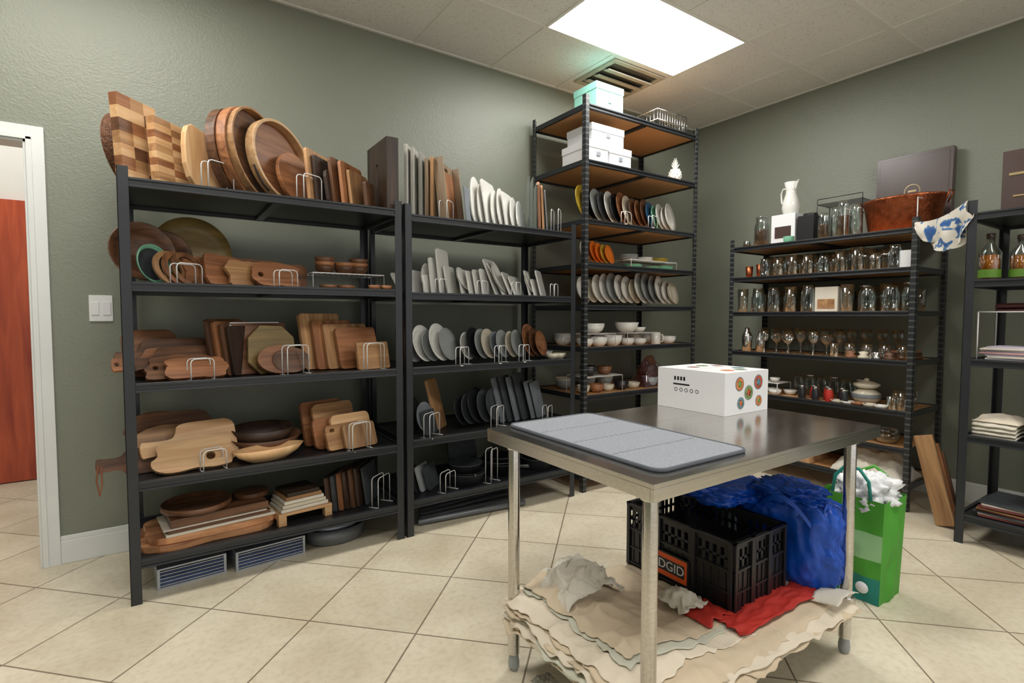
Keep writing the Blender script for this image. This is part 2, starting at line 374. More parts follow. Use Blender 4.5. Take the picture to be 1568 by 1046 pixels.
# diffuser vent : frame with curved louvres
b=B();vx0,vx1,vy0,vy1=2.86,3.42,2.88,3.34
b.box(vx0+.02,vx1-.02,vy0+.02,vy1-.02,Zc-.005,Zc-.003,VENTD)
for q in ((vx0,vx1,vy0,vy0+.04),(vx0,vx1,vy1-.04,vy1),(vx0,vx0+.04,vy0+.04,vy1-.04),(vx1-.04,vx1,vy0+.04,vy1-.04)): b.box(*q,Zc-.014,Zc-.0005,VENT)
for k in range(3):
    y=vy0+.10+.11*k
    for j in range(5):
        a=D(15*j);b.box(vx0+.04,vx1-.04,y+.05*math.sin(a),y+.05*math.sin(a)+.016,Zc-.010-.03*math.cos(a)*.9,Zc-.004-.03*math.cos(a)*.9+.004,VENT)
b.finish('ceiling_air_vent',bevel=.001)

# ------------------------------------------------------------------ shelving
def shelving(x0,x1,y0,y1,H,levels,along='X',deck=DECK,post=BLK,bh=.042,pw=.042):
    b=B();t=.004
    for (cx,sx) in ((x0,1),(x1,-1)):
        for (cy,sy) in ((y0,1),(y1,-1)):
            b.box(min(cx,cx+sx*pw),max(cx,cx+sx*pw),min(cy,cy+sy*t),max(cy,cy+sy*t),0,H,post)
            b.box(min(cx,cx+sx*t),max(cx,cx+sx*t),min(cy,cy+sy*pw),max(cy,cy+sy*pw),0,H,post)
    e=.005
    for z in levels:
        for (ya,yb) in ((y0+e,y0+e+.018),(y1-e-.018,y1-e)): 
            b.box(x0+e,x1-e,ya,yb,z-bh,z,BLK)
        for (xa,xb) in ((x0+e,x0+e+.018),(x1-e-.018,x1-e)):
            b.box(xa,xb,y0+.024,y1-.024,z-bh,z,BLK)
        if along=='X': b.box(x0+pw,x1-pw,y0-.003,y0+e,z-.012,z-.001,BLK);b.box(x0+pw,x1-pw,y0-.003,y0+e,z-bh,z-bh+.008,BLK)
        else: b.box(x0-.003,x0+e,y0+pw,y1-pw,z-.012,z-.001,BLK);b.box(x0-.003,x0+e,y0+pw,y1-pw,z-bh,z-bh+.008,BLK)
        b.box(x0+.023,x1-.023,y0+.023,y1-.023,z-.024,z-.008,deck)
        if along=='X': b.box((x0+x1)/2-.02,(x0+x1)/2+.02,y0+.024,y1-.024,z-.04,z-.0245,BLK)
        else: b.box(x0+.024,x1-.024,(y0+y1)/2-.02,(y0+y1)/2+.02,z-.04,z-.0245,BLK)
    b.finish('shelving_unit',bevel=.0012)
A=[1.885,1.436,.99,.552,.202];Bz=[1.868,1.424,.99,.566,.208]
Y0,Y1=2.824,3.434
shelving(-.1215,1.163,Y0,Y1,1.93,A)
shelving(1.180,2.451,Y0,Y1,1.922,Bz)
TL=[2.79,2.402,1.983,1.668,1.368,1.062,.71,.40,.12]
shelving(2.544,3.80,2.84,3.47,2.85,TL,deck=PB,post=SLOT,bh=.036,pw=.036)
RL=[1.865,1.612,1.324,.997,.662,.415,.175]
shelving(4.063,4.60,1.363,2.697,1.928,RL,along='Y',deck=PB,post=SLOT,bh=.036,pw=.036)
TR=[1.862,1.492,1.052,.625,.17]
shelving(3.76,4.37,-.22,1.035,1.93,TR,along='Y')
dk=lambda z:z-.008
# ------------------------------------------------------------------ unit 1 top
z=dk(A[0])
b=B();M=stand(.0,3.17,z,62,10,.05)
b.prism([circ(.19)],.012,RATTAN,M);
for k in range(7): b.prism([circ(.195,cz=.195),circ(.18,cz=.195)[::-1]],.007,RATTAN,M,.012+k*.008)
b.tube([(-.03,.06,.38),(-.03,.06,.43),(.03,.06,.43),(.03,.06,.38)],.007,RATTAN,M);b.finish('round_woven_tray')
def checker(name,x,y,w,h,th,cols,rows,mats,lean=4,bands=None):
    b=B();t=.04
    for i in range(cols):
        for j in range(rows):
            b.box(-w/2+i*w/cols,-w/2+(i+1)*w/cols,0,t,j*h/rows,(j+1)*h/rows,mats[(i*bands[0]+j*bands[1])%len(mats)])
    return b.finish(name,stand(x,y,z,th,lean,t),.001)
checker('striped_cutting_board',-.025,2.965,.21,.385,48,3,7,[MAP,CHE,MAP,OAK,WAL],bands=(2,1))
checker('striped_cutting_board',.10,2.98,.2,.315,48,2,10,[MAP,OAK,MAP,CHE],bands=(1,1))
board('cutting_board',.24,2.98,z,chaik([(-.12,0),(.12,0),(.12,.2),(.09,.3),(0,.29),(-.12,.33)],2),.03,38,4,MAPZ,bev=.004)
board('cutting_board',.17,3.16,z,rr(.26,.33,.02),.03,50,4,OAKZ)
board('cutting_board',.06,3.14,z,rr(.2,.36,.01),.03,50,6,CHEZ)
def roundtray(name,x,y,r,th,lean,face,rim,depth=.045,rw=.012,handles=False):
    b=B();b.prism([circ(r-.002)],.01,face)
    b.prism([circ(r,cz=r),circ(r-rw,cz=r)[::-1]],depth,rim,I4,-depth+.01)
    if handles:
        for a in (35,215):
            b.tube([((r+.002)*math.cos(D(a+q)),-.02,r+(r+.002+.018*math.cos(D(q*4.5)))*math.sin(D(a+q))) for q in range(-18,19,6)],.005,BLK)
    return b.finish(name,stand(x,y,z,th,lean,.05),.002)
roundtray('round_wooden_tray',.37,3.08,.225,56,6,CHE,WAL)
roundtray('round_wooden_tray',.43,3.07,.235,53,6,OAK,CHE)
roundtray('round_wooden_tray',.485,3.06,.24,50,8,WAL,OAK)
roundtray('round_wooden_tray',.60,3.07,.225,40,10,CHE,MAP,.05,.016,True)
board('round_cutting_board',.695,3.05,z,circ(.15),.022,40,14,CHE)
board('cutting_board',.79,3.02,z,rr(.26,.30,.015),.018,46,5,OAKZ,[rr(.08,.025,.012,0,.25)])
board('cutting_board',.82,3.02,z,rr(.24,.27,.015),.016,46,5,DRKZ)
board('cutting_board',.87,3.0,z,vpaddle(.2,.2,.09,.05),.018,44,8,DRKZ,[circ(.012,0,.27,12)])
board('cutting_board',.91,3.02,z,rr(.22,.28,.02),.02,44,6,WALZ)
board('serving_board',.96,3.0,z,rr(.24,.26,.02),.018,44,6,CHEZ,[rr(.09,.02,.01,0,.215)])
board('serving_board',1.0,3.0,z,rr(.22,.22,.02),.018,44,7,OAKZ)
board('cutting_board',1.02,2.91,z,rr(.1,.15,.01),.018,44,4,WALZ)
b=B();b.prism([rr(.32,.41,.004),rr(.03,.13,.014,.0,.16)[::-1]],.014,DRKZ);b.box(-.16,-.146,-.055,0,0,.41,DRKZ);b.box(.146,.16,-.055,0,0,.41,DRKZ);b.box(-.146,.146,-.055,0,0,.014,DRKZ);b.box(-.146,.146,-.055,0,.396,.41,DRKZ)
b.finish('wooden_serving_tray',stand(1.105,3.02,z,90,0,.06),.002)
wire_bookend(.28,2.9,z,.13,.14,30);wire_bookend(.70,2.89,z,.12,.14,30)
# ------------------------------------------------------------------ unit 2 top
z=dk(Bz[0])
for i,(x,h,m) in enumerate([(1.32,.43,WHW),(1.36,.42,GRW),(1.41,.40,GRW),(1.45,.37,ASH),(1.485,.385,OAKZ)]):
    board('serving_board',x,3.03,z,rr(.26,h,.01),.018,52,0,m)
b=B();b.prism([rr(.30,.385,.004),rr(.1,.028,.013,0,.33)[::-1]],.016,ASH);b.box(-.15,-.134,-.045,0,0,.385,ASH);b.box(.134,.15,-.045,0,0,.385,ASH);b.box(-.134,.134,-.045,0,0,.016,ASH)
b.finish('wooden_serving_tray',stand(1.57,3.02,z,42,6,.05),.002)
board('cutting_board',1.63,3.06,z,rr(.28,.34,.02),.018,42,7,CHEZ)
board('slate_board',1.67,2.93,z,rr(.16,.23,.01),.01,42,5,SLATL)
b=B()
for i in range(8):
    x=1.79+i*.048
    w,h=.26-.008*i,[.34,.3,.32,.27,.29,.26,.24,.22][i]
    if i%3!=2: b.prism([chaik([(-w/2,0),(w/2,0),(w/2,h*.55),(w/6,h),(-w/6,h),(-w/2,h*.55)],2)],.01,CER,stand(x,3.0,z,38,9,.01))
    else: rplate_at(b,x,3.0,z,w,h,38,9,CER,.011,.03)
b.finish('rack_of_white_platters',bevel=.002)
b=B();rplate_at(b,2.16,2.99,z,.2,.37,60,0,ACR,.006);rplate_at(b,2.19,2.99,z,.2,.37,60,0,ACR,.006);rplate_at(b,2.22,2.99,z,.2,.33,60,0,ACR,.006);b.finish('clear_acrylic_trays')
board('cutting_board',2.265,3.0,z,rr(.22,.35,.04),.02,58,2,CHEZ);board('cutting_board',2.30,3.0,z,rr(.22,.33,.03),.015,56,3,OAKZ)
board('slate_board',2.335,3.0,z,rr(.2,.3,.01),.01,54,4,SLATL)
wire_bookend(2.37,2.91,z,.1,.17,40);wire_bookend(1.50,2.89,z,.1,.12,40)
# ------------------------------------------------------------------ unit 1 row 2
z=dk(A[1])
b=B();b.lathe(BOWL(.14,.07),WAL,T(-.06,3.1,z+.15)@RZ(20)@RX(80),32);b.finish('wooden_bowl')
b=B();b.lathe(BOWL(.13,.06),WAL,T(.03,3.17,z+.14)@RZ(10)@RX(75),32);b.finish('wooden_bowl')
b=B();b.lathe(PLATE(.185,.02),OLV,T(.17,3.26,z+.19)@RZ(8)@RX(80),48);b.finish('round_wooden_platter')
b=B();b.lathe(BOWL(.09,.035),SLATE,T(-.02,3.0,z+.095)@RZ(45)@RX(80),32);b.lathe([(.075,.024),(.086,.036),(.092,.032),(.091,.04),(.086,.036)],MINTC,T(-.02,3.0,z+.095)@RZ(45)@RX(80));b.finish('green_bowl')
for k in range(3):
    o=circ(.085,0,.085,32,.085);board('ring_handled_board',.085+.035*k,2.95+.01*k,z,o,.012,40,18,[OAKZ,CHEZ,WALZ][k],[circ(.058,0,.085,28,.062)])
board('live_edge_board',.235,3.02,z,live(.2,.15,3,.2),.02,25,22,CHE)
board('live_edge_board',.32,3.0,z,live(.22,.165,4,.2),.022,25,22,CHE)
board('live_edge_board',.41,2.98,z,live(.2,.14,5,.2),.02,22,20,OAK)
board('live_edge_board',.44,3.1,z,live(.22,.16,9,.2),.02,18,20,WAL)
board('live_edge_board',.54,2.96,z,live(.25,.13,6,.25),.022,12,26,CHE,[circ(.014,-.08,.07,14)])
board('live_edge_board',.59,3.03,z,live(.26,.15,8,.2),.022,12,24,WAL)
def riser(name,x0,x1,y0,y1,z0,h,mat=WW):
    b=B();r=.003
    for y in (y0,y1): b.tube([(x0,y,z0+r),(x0,y,z0+h),(x1,y,z0+h),(x1,y,z0+r)],r,mat)
    n=int((x1-x0)/.03)
    for k in range(n+1): x=x0+(x1-x0)*k/n;b.tube([(x,y0,z0+h),(x,y1,z0+h)],.002,mat)
    b.finish(name)
riser('wire_shelf_riser',.70,1.09,2.92,3.14,z,.09)
b=B()
for x,r,n in ((.79,.055,3),(.90,.06,2),(.98,.055,3)):
    for k in range(n): b.lathe(BOWL(r,.04),[WAL,CHE,WAL][k%3],T(x,3.03,z+.095+k*.024),24)
b.finish('stack_of_wooden_bowls')
b=B()
for x,r in ((1.02,.035),(1.09,.035),(.80,.05),(.9,.05)): b.lathe(BOWL(r,.03),CHE,T(x,3.0 if x<1 else 2.88,z),24)
b.finish('small_wooden_bowls')
wire_bookend(.14,2.90,z,.12,.1,30);wire_bookend(.57,2.88,z,.1,.09,20)
# ------------------------------------------------------------------ unit 1 row 3
z=dk(A[2])
board('handled_serving_board',.0,3.12,z,rr(.24,.24,.05),.03,20,20,WAL)
board('handled_serving_board',.11,3.1,z,paddle(.3,.2,.12,.06),.02,14,24,WAL)
board('handled_serving_board',.13,3.04,z,paddle(.32,.16,.14,.05),.02,12,28,CHE,[circ(.01,-.28,.08,12)])
board('handled_serving_board',.17,2.99,z,paddle(.3,.17,.1,.05),.02,14,30,WAL)
board('handled_serving_board',.10,2.93,z,live(.28,.12,12,.22),.022,10,34,WAL,[circ(.012,-.1,.06,12)])
board('handled_serving_board',.17,2.885,z,live(.25,.105,13,.25),.022,8,34,CHE)
for k in range(4): board('cutting_board',.325+.03*k,3.06-.01*k,z,rr(.22,.29-.012*k,.015),.02,35,10,[WALZ,CHEZ,WALZ,DRKZ][k])
b=B();b.prism([rr(.29,.27,.015)],.02,WAL);b.box(-.154,-.1452,-.002,.02,.0,.262,CARD);b.box(-.15,.11,0,.02,.268,.275,CARD)
b.finish('cutting_board',stand(.48,3.03,z,18,14,.02),.002)
board('live_edge_board',.51,2.99,z,chaik([(-.13,0),(.13,0),(.14,.25),(-.10,.26)],1),.02,16,14,OLV)
board('round_cutting_board',.545,2.93,z,circ(.115,0,.078,40,.078),.02,12,22,CHE)
board('round_cutting_board',.60,2.94,z,circ(.1,0,.07,40,.07),.02,14,20,WAL)
board('cutting_board',.81,3.1,z,rr(.26,.32,.015),.025,20,12,OAKZ);board('cutting_board',.87,3.07,z,rr(.26,.28,.015),.022,20,13,CHEZ)
board('cutting_board',.94,3.06,z,rr(.29,.26,.015),.022,18,14,OAKZ);board('cutting_board',.99,3.02,z,rr(.27,.24,.02),.022,18,15,CHE)
board('cutting_board',1.03,2.91,z,rr(.2,.155,.01),.022,12,12,OAK)
wire_bookend(.18,2.87,z,.1,.1,15);wire_bookend(.61,2.88,z,.12,.15,20);wire_bookend(1.02,2.87,z,.12,.15,20,.03)
# ------------------------------------------------------------------ unit 1 row 4
z=dk(A[3])
board('live_edge_board',.08,3.15,z,live(.38,.26,21,.2),.022,14,22,WAL)
board('live_edge_board',.09,3.05,z,live(.36,.2,22,.2),.022,12,26,OAK)
board('handled_serving_board',.22,3.0,z,paddle(.26,.22,.16,.06),.025,12,26,MAP)
board('handled_serving_board',.15,2.89,z,live(.33,.15,23,.2),.025,4,32,MAP,[circ(.02,.06,.06,16)])
b=B();b.prism([paddle(.18,.12,.12,.05)[:]],.02,WAL);b.tube([(-.2,.0,.07),(-.21,-.01,.0),(-.2,-.015,-.07),(-.19,-.01,-.02),(-.19,0,.06)],.004,LEATHER);b.finish('handled_serving_board',stand(-.03,3.0,z,8,10,.02),.002)
b=B();b.lathe([(0,0),(.07,0),(.13,.04),(.16,.1),(.155,.1),(.12,.045),(.06,.012),(0,.01)],WAL,T(.48,3.12,z)@RX(8),36,1.15,.8);b.finish('wooden_bowl')
b=B();b.lathe([(0,0),(.07,0),(.12,.03),(.145,.1),(.14,.1),(.11,.035),(.06,.012),(0,.01)],DRK,T(.47,3.12,z+.045)@RX(8),36,1.1,.75);b.finish('wooden_bowl')
b=B();b.lathe([(0,0),(.09,.002),(.15,.035),(.18,.07),(.172,.07),(.14,.04),(.08,.016),(0,.014)],MAP,T(.47,2.93,z)@RZ(14),40,1,.42);b.finish('oval_wooden_dough_bowl')
board('cutting_board',.81,3.12,z,rr(.26,.25,.02),.022,20,14,CHE);board('cutting_board',.87,3.08,z,rr(.27,.24,.03),.022,20,16,OAK)
board('cutting_board',.84,3.0,z,rr(.26,.17,.03),.022,18,18,CHE);board('cutting_board',.93,2.97,z,rr(.25,.185,.03),.025,16,18,MAP)
board('cutting_board',.87,2.925,z,rr(.22,.14,.02),.022,16,20,OAK,[rr(.03,.02,.009,-.07,.1)])
board('cutting_board',.95,2.90,z,rr(.2,.14,.02),.022,14,20,OAKZ)
wire_bookend(.22,2.86,z,.1,.1,12);wire_bookend(.93,2.86,z,.12,.15,20,.03)
# ------------------------------------------------------------------ unit 1 row 5
z=dk(A[4])
def slablive(name,x,y,zz,w,d,t,th,mat,seed):
    b=B();b.prism([live(w,d,seed,.16)],t,mat,T(0,-d/2,t)@RX(-90));return b.finish(name,T(x,y,zz+.0005)@RZ(th),.006)
slablive('live_edge_slab',.20,3.05,z,.58,.36,.03,3,ACA,31);slablive('live_edge_slab',.21,3.055,z+.031,.56,.34,.03,5,ACA,34)
b=B();b.box(-.24,.24,-.13,.13,.0,.012,PAPER);b.box(-.23,.22,-.12,.13,.0125,.03,WAL);b.box(-.25,.2,-.13,.11,.031,.036,PAPER);b.box(-.22,.21,-.12,.12,.0365,.075,WAL)
b.finish('stack_of_serving_trays',T(.24,3.03,z+.062)@RZ(6),.002)
b=B();b.lathe([(0,0),(.15,0),(.155,.004),(.155,.03),(.147,.03),(.145,.01),(0,.01)],WAL,T(.15,3.04,z+.139),40);b.finish('round_wooden_tray')
b=B();b.cyl(.085,0,.025,WAL,T(.40,3.08,z+.139),36);b.finish('round_cutting_board')
b=B()
for k in range(4): b.box(-.14,.14,-.1+.055*k,-.06+.055*k,.05,.065,MAP)
for s in (-1,1):
    b.box(s*.12-.02,s*.12+.02,-.1,.1,.025,.05,MAP)
    for k in (-1,1): b.box(s*.12-.02,s*.12+.02,k*.08-.02,k*.08+.02,0,.025,MAP)
b.finish('wooden_riser_stand',T(.63,3.0,z)@RZ(6),.002)
b=B()
for k in range(5): b.box(-.13+.008*k,.12-.012*k,-.09,.09,.0005+.02*k,.018+.02*k,[PAPER,CERC,PAPER,OAK,DRK][k])
b.finish('stack_of_boards',T(.63,3.0,z+.066)@RZ(9),.002)
for k,(m) in enumerate([DRKZ,SLATE,CHEZ,DRKZ,WALZ,DRKZ]): board('cutting_board',.84+.033*k,3.02,z,rr(.22,.2+.006*k,.01),.018,52,5,m)
board('slate_board',1.05,3.02,z,rr(.2,.22,.01),.01,50,8,SLATE)
wire_bookend(1.07,2.9,z,.13,.17,40,.04)
# ------------------------------------------------------------------ unit 2 row 2 white plates
z=dk(Bz[1])
b=B();random.seed(3)
for i in range(21):
    x=1.27+i*.052;h=.12+.08*random.random();w=.17+.05*random.random()
    if 4<=i<=5: h+=.09
    if 12<=i<=14: h+=.08
    le=[6,10,22,14][i//6] if i%7 else 28
    th=[44,38,42][i%3]
    if i%5==2: plate_at(b,x,3.0,z,h/2,th,le,CER)
    else: rplate_at(b,x,3.0,z,w,h,th,le,CER,.011,.02)
b.finish('row_of_white_plates',bevel=.002)
for x in (1.45,1.74,2.0,2.32): wire_bookend(x,2.88,z,.12,.09,40,.03)
# row 3
z=dk(Bz[2])
b=B()
for i,(x,r,m) in enumerate([(1.27,.09,CERG),(1.34,.115,CER),(1.39,.1,CERG),(1.45,.12,CER),(1.51,.105,CERG)]): plate_at(b,x,2.98,z,r,34,16,m)
b.finish('row_of_white_plates')
b=B()
for i,(x,r,m) in enumerate([(1.65,.09,CER),(1.70,.105,DARKC),(1.76,.1,CERG),(1.81,.1,CERC),(1.87,.09,SLATL),(1.92,.095,CERG),(1.99,.09,CERC),(2.04,.095,CERG),(2.14,.115,CHE),(2.19,.1,WAL),(2.24,.09,CHE)]): plate_at(b,x,2.98,z,r,30,14,m)
b.finish('row_of_assorted_plates')
for x in (1.58,1.86,2.05): wire_bookend(x,2.86,z,.12,.11,35,.03)
b=B();b.lathe(BOWL(.13,.05),DARKC,T(1.28,3.2,z+.15)@RZ(60)@RX(80),30);b.finish('black_bowl')
b=B()
for x in (2.33,2.39): b.lathe(BOWL(.05,.04),CERC,T(x,2.93,z),22)
b.lathe(BOWL(.06,.05),CERG,T(2.36,3.06,z),22);b.finish('small_bowls')
# row 4
z=dk(Bz[3])
b=B();plate_at(b,1.27,3.0,z,.11,40,10,DARKC);plate_at(b,1.34,2.97,z,.09,34,10,SLATL);rplate_at(b,1.40,2.95,z,.16,.15,36,12,SLATE);b.finish('row_of_dark_plates')
board('cutting_board',1.53,3.06,z,rr(.17,.33,.02),.018,44,14,OAKZ)
b=B()
for i,(x,r,m) in enumerate([(1.62,.1,DARKC),(1.67,.1,SLATE),(1.73,.12,DARKC),(1.79,.11,SLATE),(1.86,.11,SLATE)]): plate_at(b,x,3.0,z,r,32,14,m)
b.finish('row_of_dark_plates')
for i,(x,h,m) in enumerate([(1.95,.2,SLATE),(2.0,.31,SLATL),(2.06,.32,SLATE),(2.12,.31,SLATL),(2.18,.33,SLATE),(2.26,.27,SLATL),(2.31,.26,SLATL)]): board('slate_board',x,3.02,z,rr(.17,h,.01),.012,34,14,m)
for x in (1.38,1.85): wire_bookend(x,2.87,z,.12,.14,35,.04)
wire_bookend(2.27,2.88,z,.1,.1,35,.04)
# row 5
z=dk(Bz[4])
b=B()
for i,(x,h,m) in enumerate([(1.27,.15,SLATE),(1.31,.16,SLATE),(1.35,.14,DARKC),(1.39,.16,CERG),(1.44,.15,SLATE)]): rplate_at(b,x,3.0,z,.17,h,42,16,m)
b.finish('row_of_dark_plates')
b=B()
PAN=lambda r,h:[(0,0),(r*.82,0),(r,h),(r+.004,h),(r+.004,h+.003),(r-.004,h+.003),(r*.8,.006),(0,.005)]
for i,(x,y,r,h,zz) in enumerate([(1.66,3.0,.13,.07,0),(1.66,3.0,.125,.05,.03),(1.67,3.02,.11,.06,.062),(1.96,3.05,.14,.08,0),(1.96,3.05,.13,.05,.045),(1.95,3.04,.11,.05,.075),(2.25,3.0,.12,.08,0),(2.25,3.0,.1,.06,.05)]): b.lathe(PAN(r,h),DARKC if i%2 else SLATE,T(x,y,z+zz+.0005),32)
b.tube([(1.95,2.91,z+.08),(1.97,2.86,z+.09),(2.0,2.76,z+.105)],.01,BLP)
b.tube([(1.66,2.87,z+.07),(1.64,2.84,z+.085),(1.61,2.78,z+.10)],.01,BLP)
b.tube([(2.24,2.88,z+.08),(2.24,2.855,z+.09),(2.28,2.855,z+.09),(2.28,2.89,z+.08)],.006,BLP)
b.finish('black_cookware')
b=B();rplate_at(b,2.32,3.22,z,.2,.26,30,10,SLATE);rplate_at(b,1.80,3.26,z,.25,.24,10,10,SLATE);b.finish('slate_boards')
wire_bookend(1.49,2.88,z,.11,.12,30,.04);wire_bookend(1.81,2.88,z,.09,.22,30,.04)
# floor under units
def filt(x,y,w,d,h,th):
    b=B();b.box(-w/2,w/2,-d/2,d/2,0,.008,SILV);b.box(-w/2,w/2,-d/2,d/2,h-.008,h,SILV);b.box(-w/2,-w/2+.012,-d/2,d/2,.008,h-.008,SILV);b.box(w/2-.012,w/2,-d/2,d/2,.008,h-.008,SILV)
    n=9
    for k in range(n): zz=.012+(h-.024)*k/n;b.box(-w/2+.012,w/2-.012,-d/2+.004,d/2-.004,zz,zz+(h-.02)/n*.55,FILT if k%2 else SILV)
    b.finish('air_filter_stack',T(x,y,0)@RZ(th),.001)
filt(.11,3.07,.29,.28,.1,4);filt(.46,3.07,.34,.28,.1,5)
b=B();b.lathe([(0,0),(.14,0),(.16,.02),(.17,.09),(.162,.09),(.15,.02),(0,.01)],DSILV,T(.83,3.05,0),36,1,.7);b.lathe([(0,.03),(.1,.05),(.14,.1),(0,.1)],SILV,T(.83,3.05,0),30,1,.6);b.finish('grey_oval_basket')
b=B()
for k in range(5): b.cyl(.02,0,.75,DSILV,T(1.3+.03*k,2.95+.05*k,.024)@RZ(4*k-6)@RY(90),16)
b.finish('metal_rods')
# ------------------------------------------------------------------ tall unit
def lidbox(name,x0,x1,y0,y1,z0,h,mat,lid=.05):
    b=B();b.box(x0+.004,x1-.004,y0+.004,y1-.004,z0+.0005,z0+h-.01,mat);b.box(x0,x1,y0,y1,z0+h-lid,z0+h,mat)
    b.box((x0+x1)/2-.02,(x0+x1)/2+.02,y0-.002,y0,z0+h*.35,z0+h*.55,SILV);b.finish(name,bevel=.003)
z=dk(TL[0]);lidbox('mint_storage_box',2.68,2.96,2.88,3.13,z,.205,MINT)
b=B();x0,x1,y0,y1,h=3.36,3.72,2.90,3.20,.16
for zz in (.004,h*.5,h): b.tube([(x0,y0,z+zz),(x1,y0,z+zz),(x1,y1,z+zz),(x0,y1,z+zz)],.004,CHR,closed=True)
for k in range(13):
    x=x0+(x1-x0)*k/12
    for y in (y0,y1): b.tube([(x,y,z+.003),(x,y,z+h)],.002,CHR)
    b.tube([(x,y0,z+.003),(x,y1,z+.003)],.002,CHR)
for k in range(9):
    y=y0+(y1-y0)*k/8
    for x in (x0,x1): b.tube([(x,y,z+.003),(x,y,z+h)],.002,CHR)
b.tube([(x1,y0+.07,z+h),(x1,y0+.07,z+h+.05),(x1,y1-.07,z+h+.05),(x1,y1-.07,z+h)],.004,CHR);b.finish('wire_basket')
z=dk(TL[1]);lidbox('white_storage_box',2.60,2.80,2.87,3.17,z,.16,CARD);lidbox('white_storage_box',2.81,3.04,2.87,3.17,z,.15,CARD);lidbox('white_storage_box',2.64,2.97,2.88,3.16,z+.161,.13,CARD)
b=B();b.lathe([(0,0),(.028,0),(.045,.03),(.05,.065),(.04,.105),(.02,.12),(0,.12)],CER,T(3.62,2.93,z+.0005),20)
for lay in range(4):
    for k in range(7):
        a=D(k*51+lay*25);r=.035-.008*lay;zz=.11+lay*.018
        b.add([(0.4*r*math.cos(a+.5),.4*r*math.sin(a+.5),zz),(.4*r*math.cos(a-.5),.4*r*math.sin(a-.5),zz),(r*math.cos(a),r*math.sin(a),zz+.045),(0,0,zz+.02)],[(0,1,2),(0,2,3),(1,3,2),(0,3,1)],CER,T(3.62,2.93,z))
for j in range(5):
    for k in range(9):
        a=D(k*40+j*20);rr_=[.042,.048,.05,.046,.036][j];b.lathe([(0,-.008),(.008,0),(0,.01)],CER,T(3.62+rr_*math.cos(a),2.93+rr_*math.sin(a),z+.025+j*.02),5)
b.finish('pineapple_figurine')
z=dk(TL[2])
b=B()
for i,(x,r,m) in enumerate([(2.64,.13,YEL),(2.71,.12,DARKC),(2.78,.125,CERG),(2.85,.12,SLATE),(2.92,.125,CER),(2.98,.12,DARKC),(3.05,.13,CHE),(3.11,.12,CERC),(3.18,.115,WAL),(3.24,.11,CHE),(3.31,.12,WAL),(3.37,.11,BLUC),(3.43,.1,MINTC),(3.49,.11,CER),(3.55,.1,CER),(3.61,.12,CER)]): plate_at(b,x,2.99,z,r,22,12,m)
b.finish('row_of_assorted_plates')
for x in (3.0,3.3): wire_bookend(x,2.86,z,.12,.1,20,.03)
z=dk(TL[3])
b=B()
for i,(x,r,m) in enumerate([(2.64,.08,CERC),(2.69,.085,CHE),(2.74,.085,ORG),(2.79,.08,ORG),(2.84,.075,YEL),(2.89,.075,ORG)]): plate_at(b,x,2.97,z,r,24,16,m)
b.finish('row_of_orange_plates')
riser('wire_shelf_riser',3.08,3.62,2.9,3.12,z,.07)
b=B()
for x,r,m,z0,n in ((3.2,.08,MINTC,.0,3),(3.4,.08,MINTC,0,2),(3.56,.09,MINTC,0,3),(3.15,.08,CERG,.074,3),(3.33,.075,CER,.074,2),(3.5,.085,YEL,.074,2)):
    for k in range(n): b.lathe(PLATE(r,.014),m,T(x,3.0,z+z0+k*.012),24)
b.finish('stack_of_small_plates')
z=dk(TL[4])
b=B()
for i in range(14):
    x=2.64+i*.078;r=[.1,.09,.11,.115,.12,.115,.11,.1,.13,.13,.12,.12,.1,.1][i];plate_at(b,x,2.99,z,r,20,14,[CER,CERC,CER][i%3] if i not in (4,9,10) else [CERG,CERG,MINTC][i%3],.03)
b.finish('row_of_white_plates')
z=dk(TL[5]);riser('wire_shelf_riser',2.60,2.92,2.9,3.12,z,.1);riser('wire_shelf_riser',3.05,3.35,2.9,3.12,z,.1)
b=B()
for x,r,h,z0,n in ((2.68,.065,.05,0,2),(2.82,.07,.06,0,2),(2.97,.075,.07,0,2),(3.13,.06,.045,0,2),(3.27,.06,.04,0,2),(3.62,.07,.05,0,2),(2.76,.09,.06,.104,2),(3.12,.1,.08,.104,1),(3.26,.06,.04,.104,1)):
    for k in range(n): b.lathe(BOWL(r,h),CER,T(x,2.98,z+z0+k*.014),26)
for x in (2.7,2.9,3.1,3.3,3.5,3.66):
    for k in range(3): b.lathe(BOWL(.075,.06),CERC if x in (2.9,3.5) else CER,T(x,3.26,z+k*.018),22)
b.finish('stacks_of_white_bowls')
b=B();mug(b,3.43,2.95,z,.04,.1,CER);mug(b,3.52,3.02,z,.038,.09,CERC);b.finish('white_mugs')
z=dk(TL[6]);riser('wire_shelf_riser',2.62,3.0,2.9,3.12,z,.13)
b=B()
for x,r,h,m,z0,n in ((2.67,.05,.05,CERC,0,2),(2.8,.06,.05,CHE,0,2),(2.92,.05,.04,CERC,0,2),(3.07,.06,.06,DARKC,0,2),(3.2,.06,.05,CERC,0,1),(3.4,.07,.07,CERG,0,2),(3.6,.07,.06,CERC,0,1),(2.72,.07,.06,DARKC,.134,2),(2.88,.06,.05,WAL,.134,2)):
    for k in range(n): b.lathe(BOWL(r,h),m,T(x,2.98,z+z0+k*.014),26)
for x in (2.72,2.95,3.15,3.68):
    for k in range(2): b.lathe(BOWL(.08,.07),[CERG,CERC][k],T(x,3.26,z+k*.02),22)
b.finish('stacks_of_small_bowls')
b=B();b.grid(14,14,lambda u,v:(3.3+.3*u,2.93+.2*v,z+.005+.24*math.sin(math.pi*u)**.6*math.sin(math.pi*v)**.6*(1+.25*noise.noise(Vector((u*5,v*5,0))))),PINKP,thick=.002);b.finish('plastic_produce_bag')
z=dk(TL[7])
b=B()
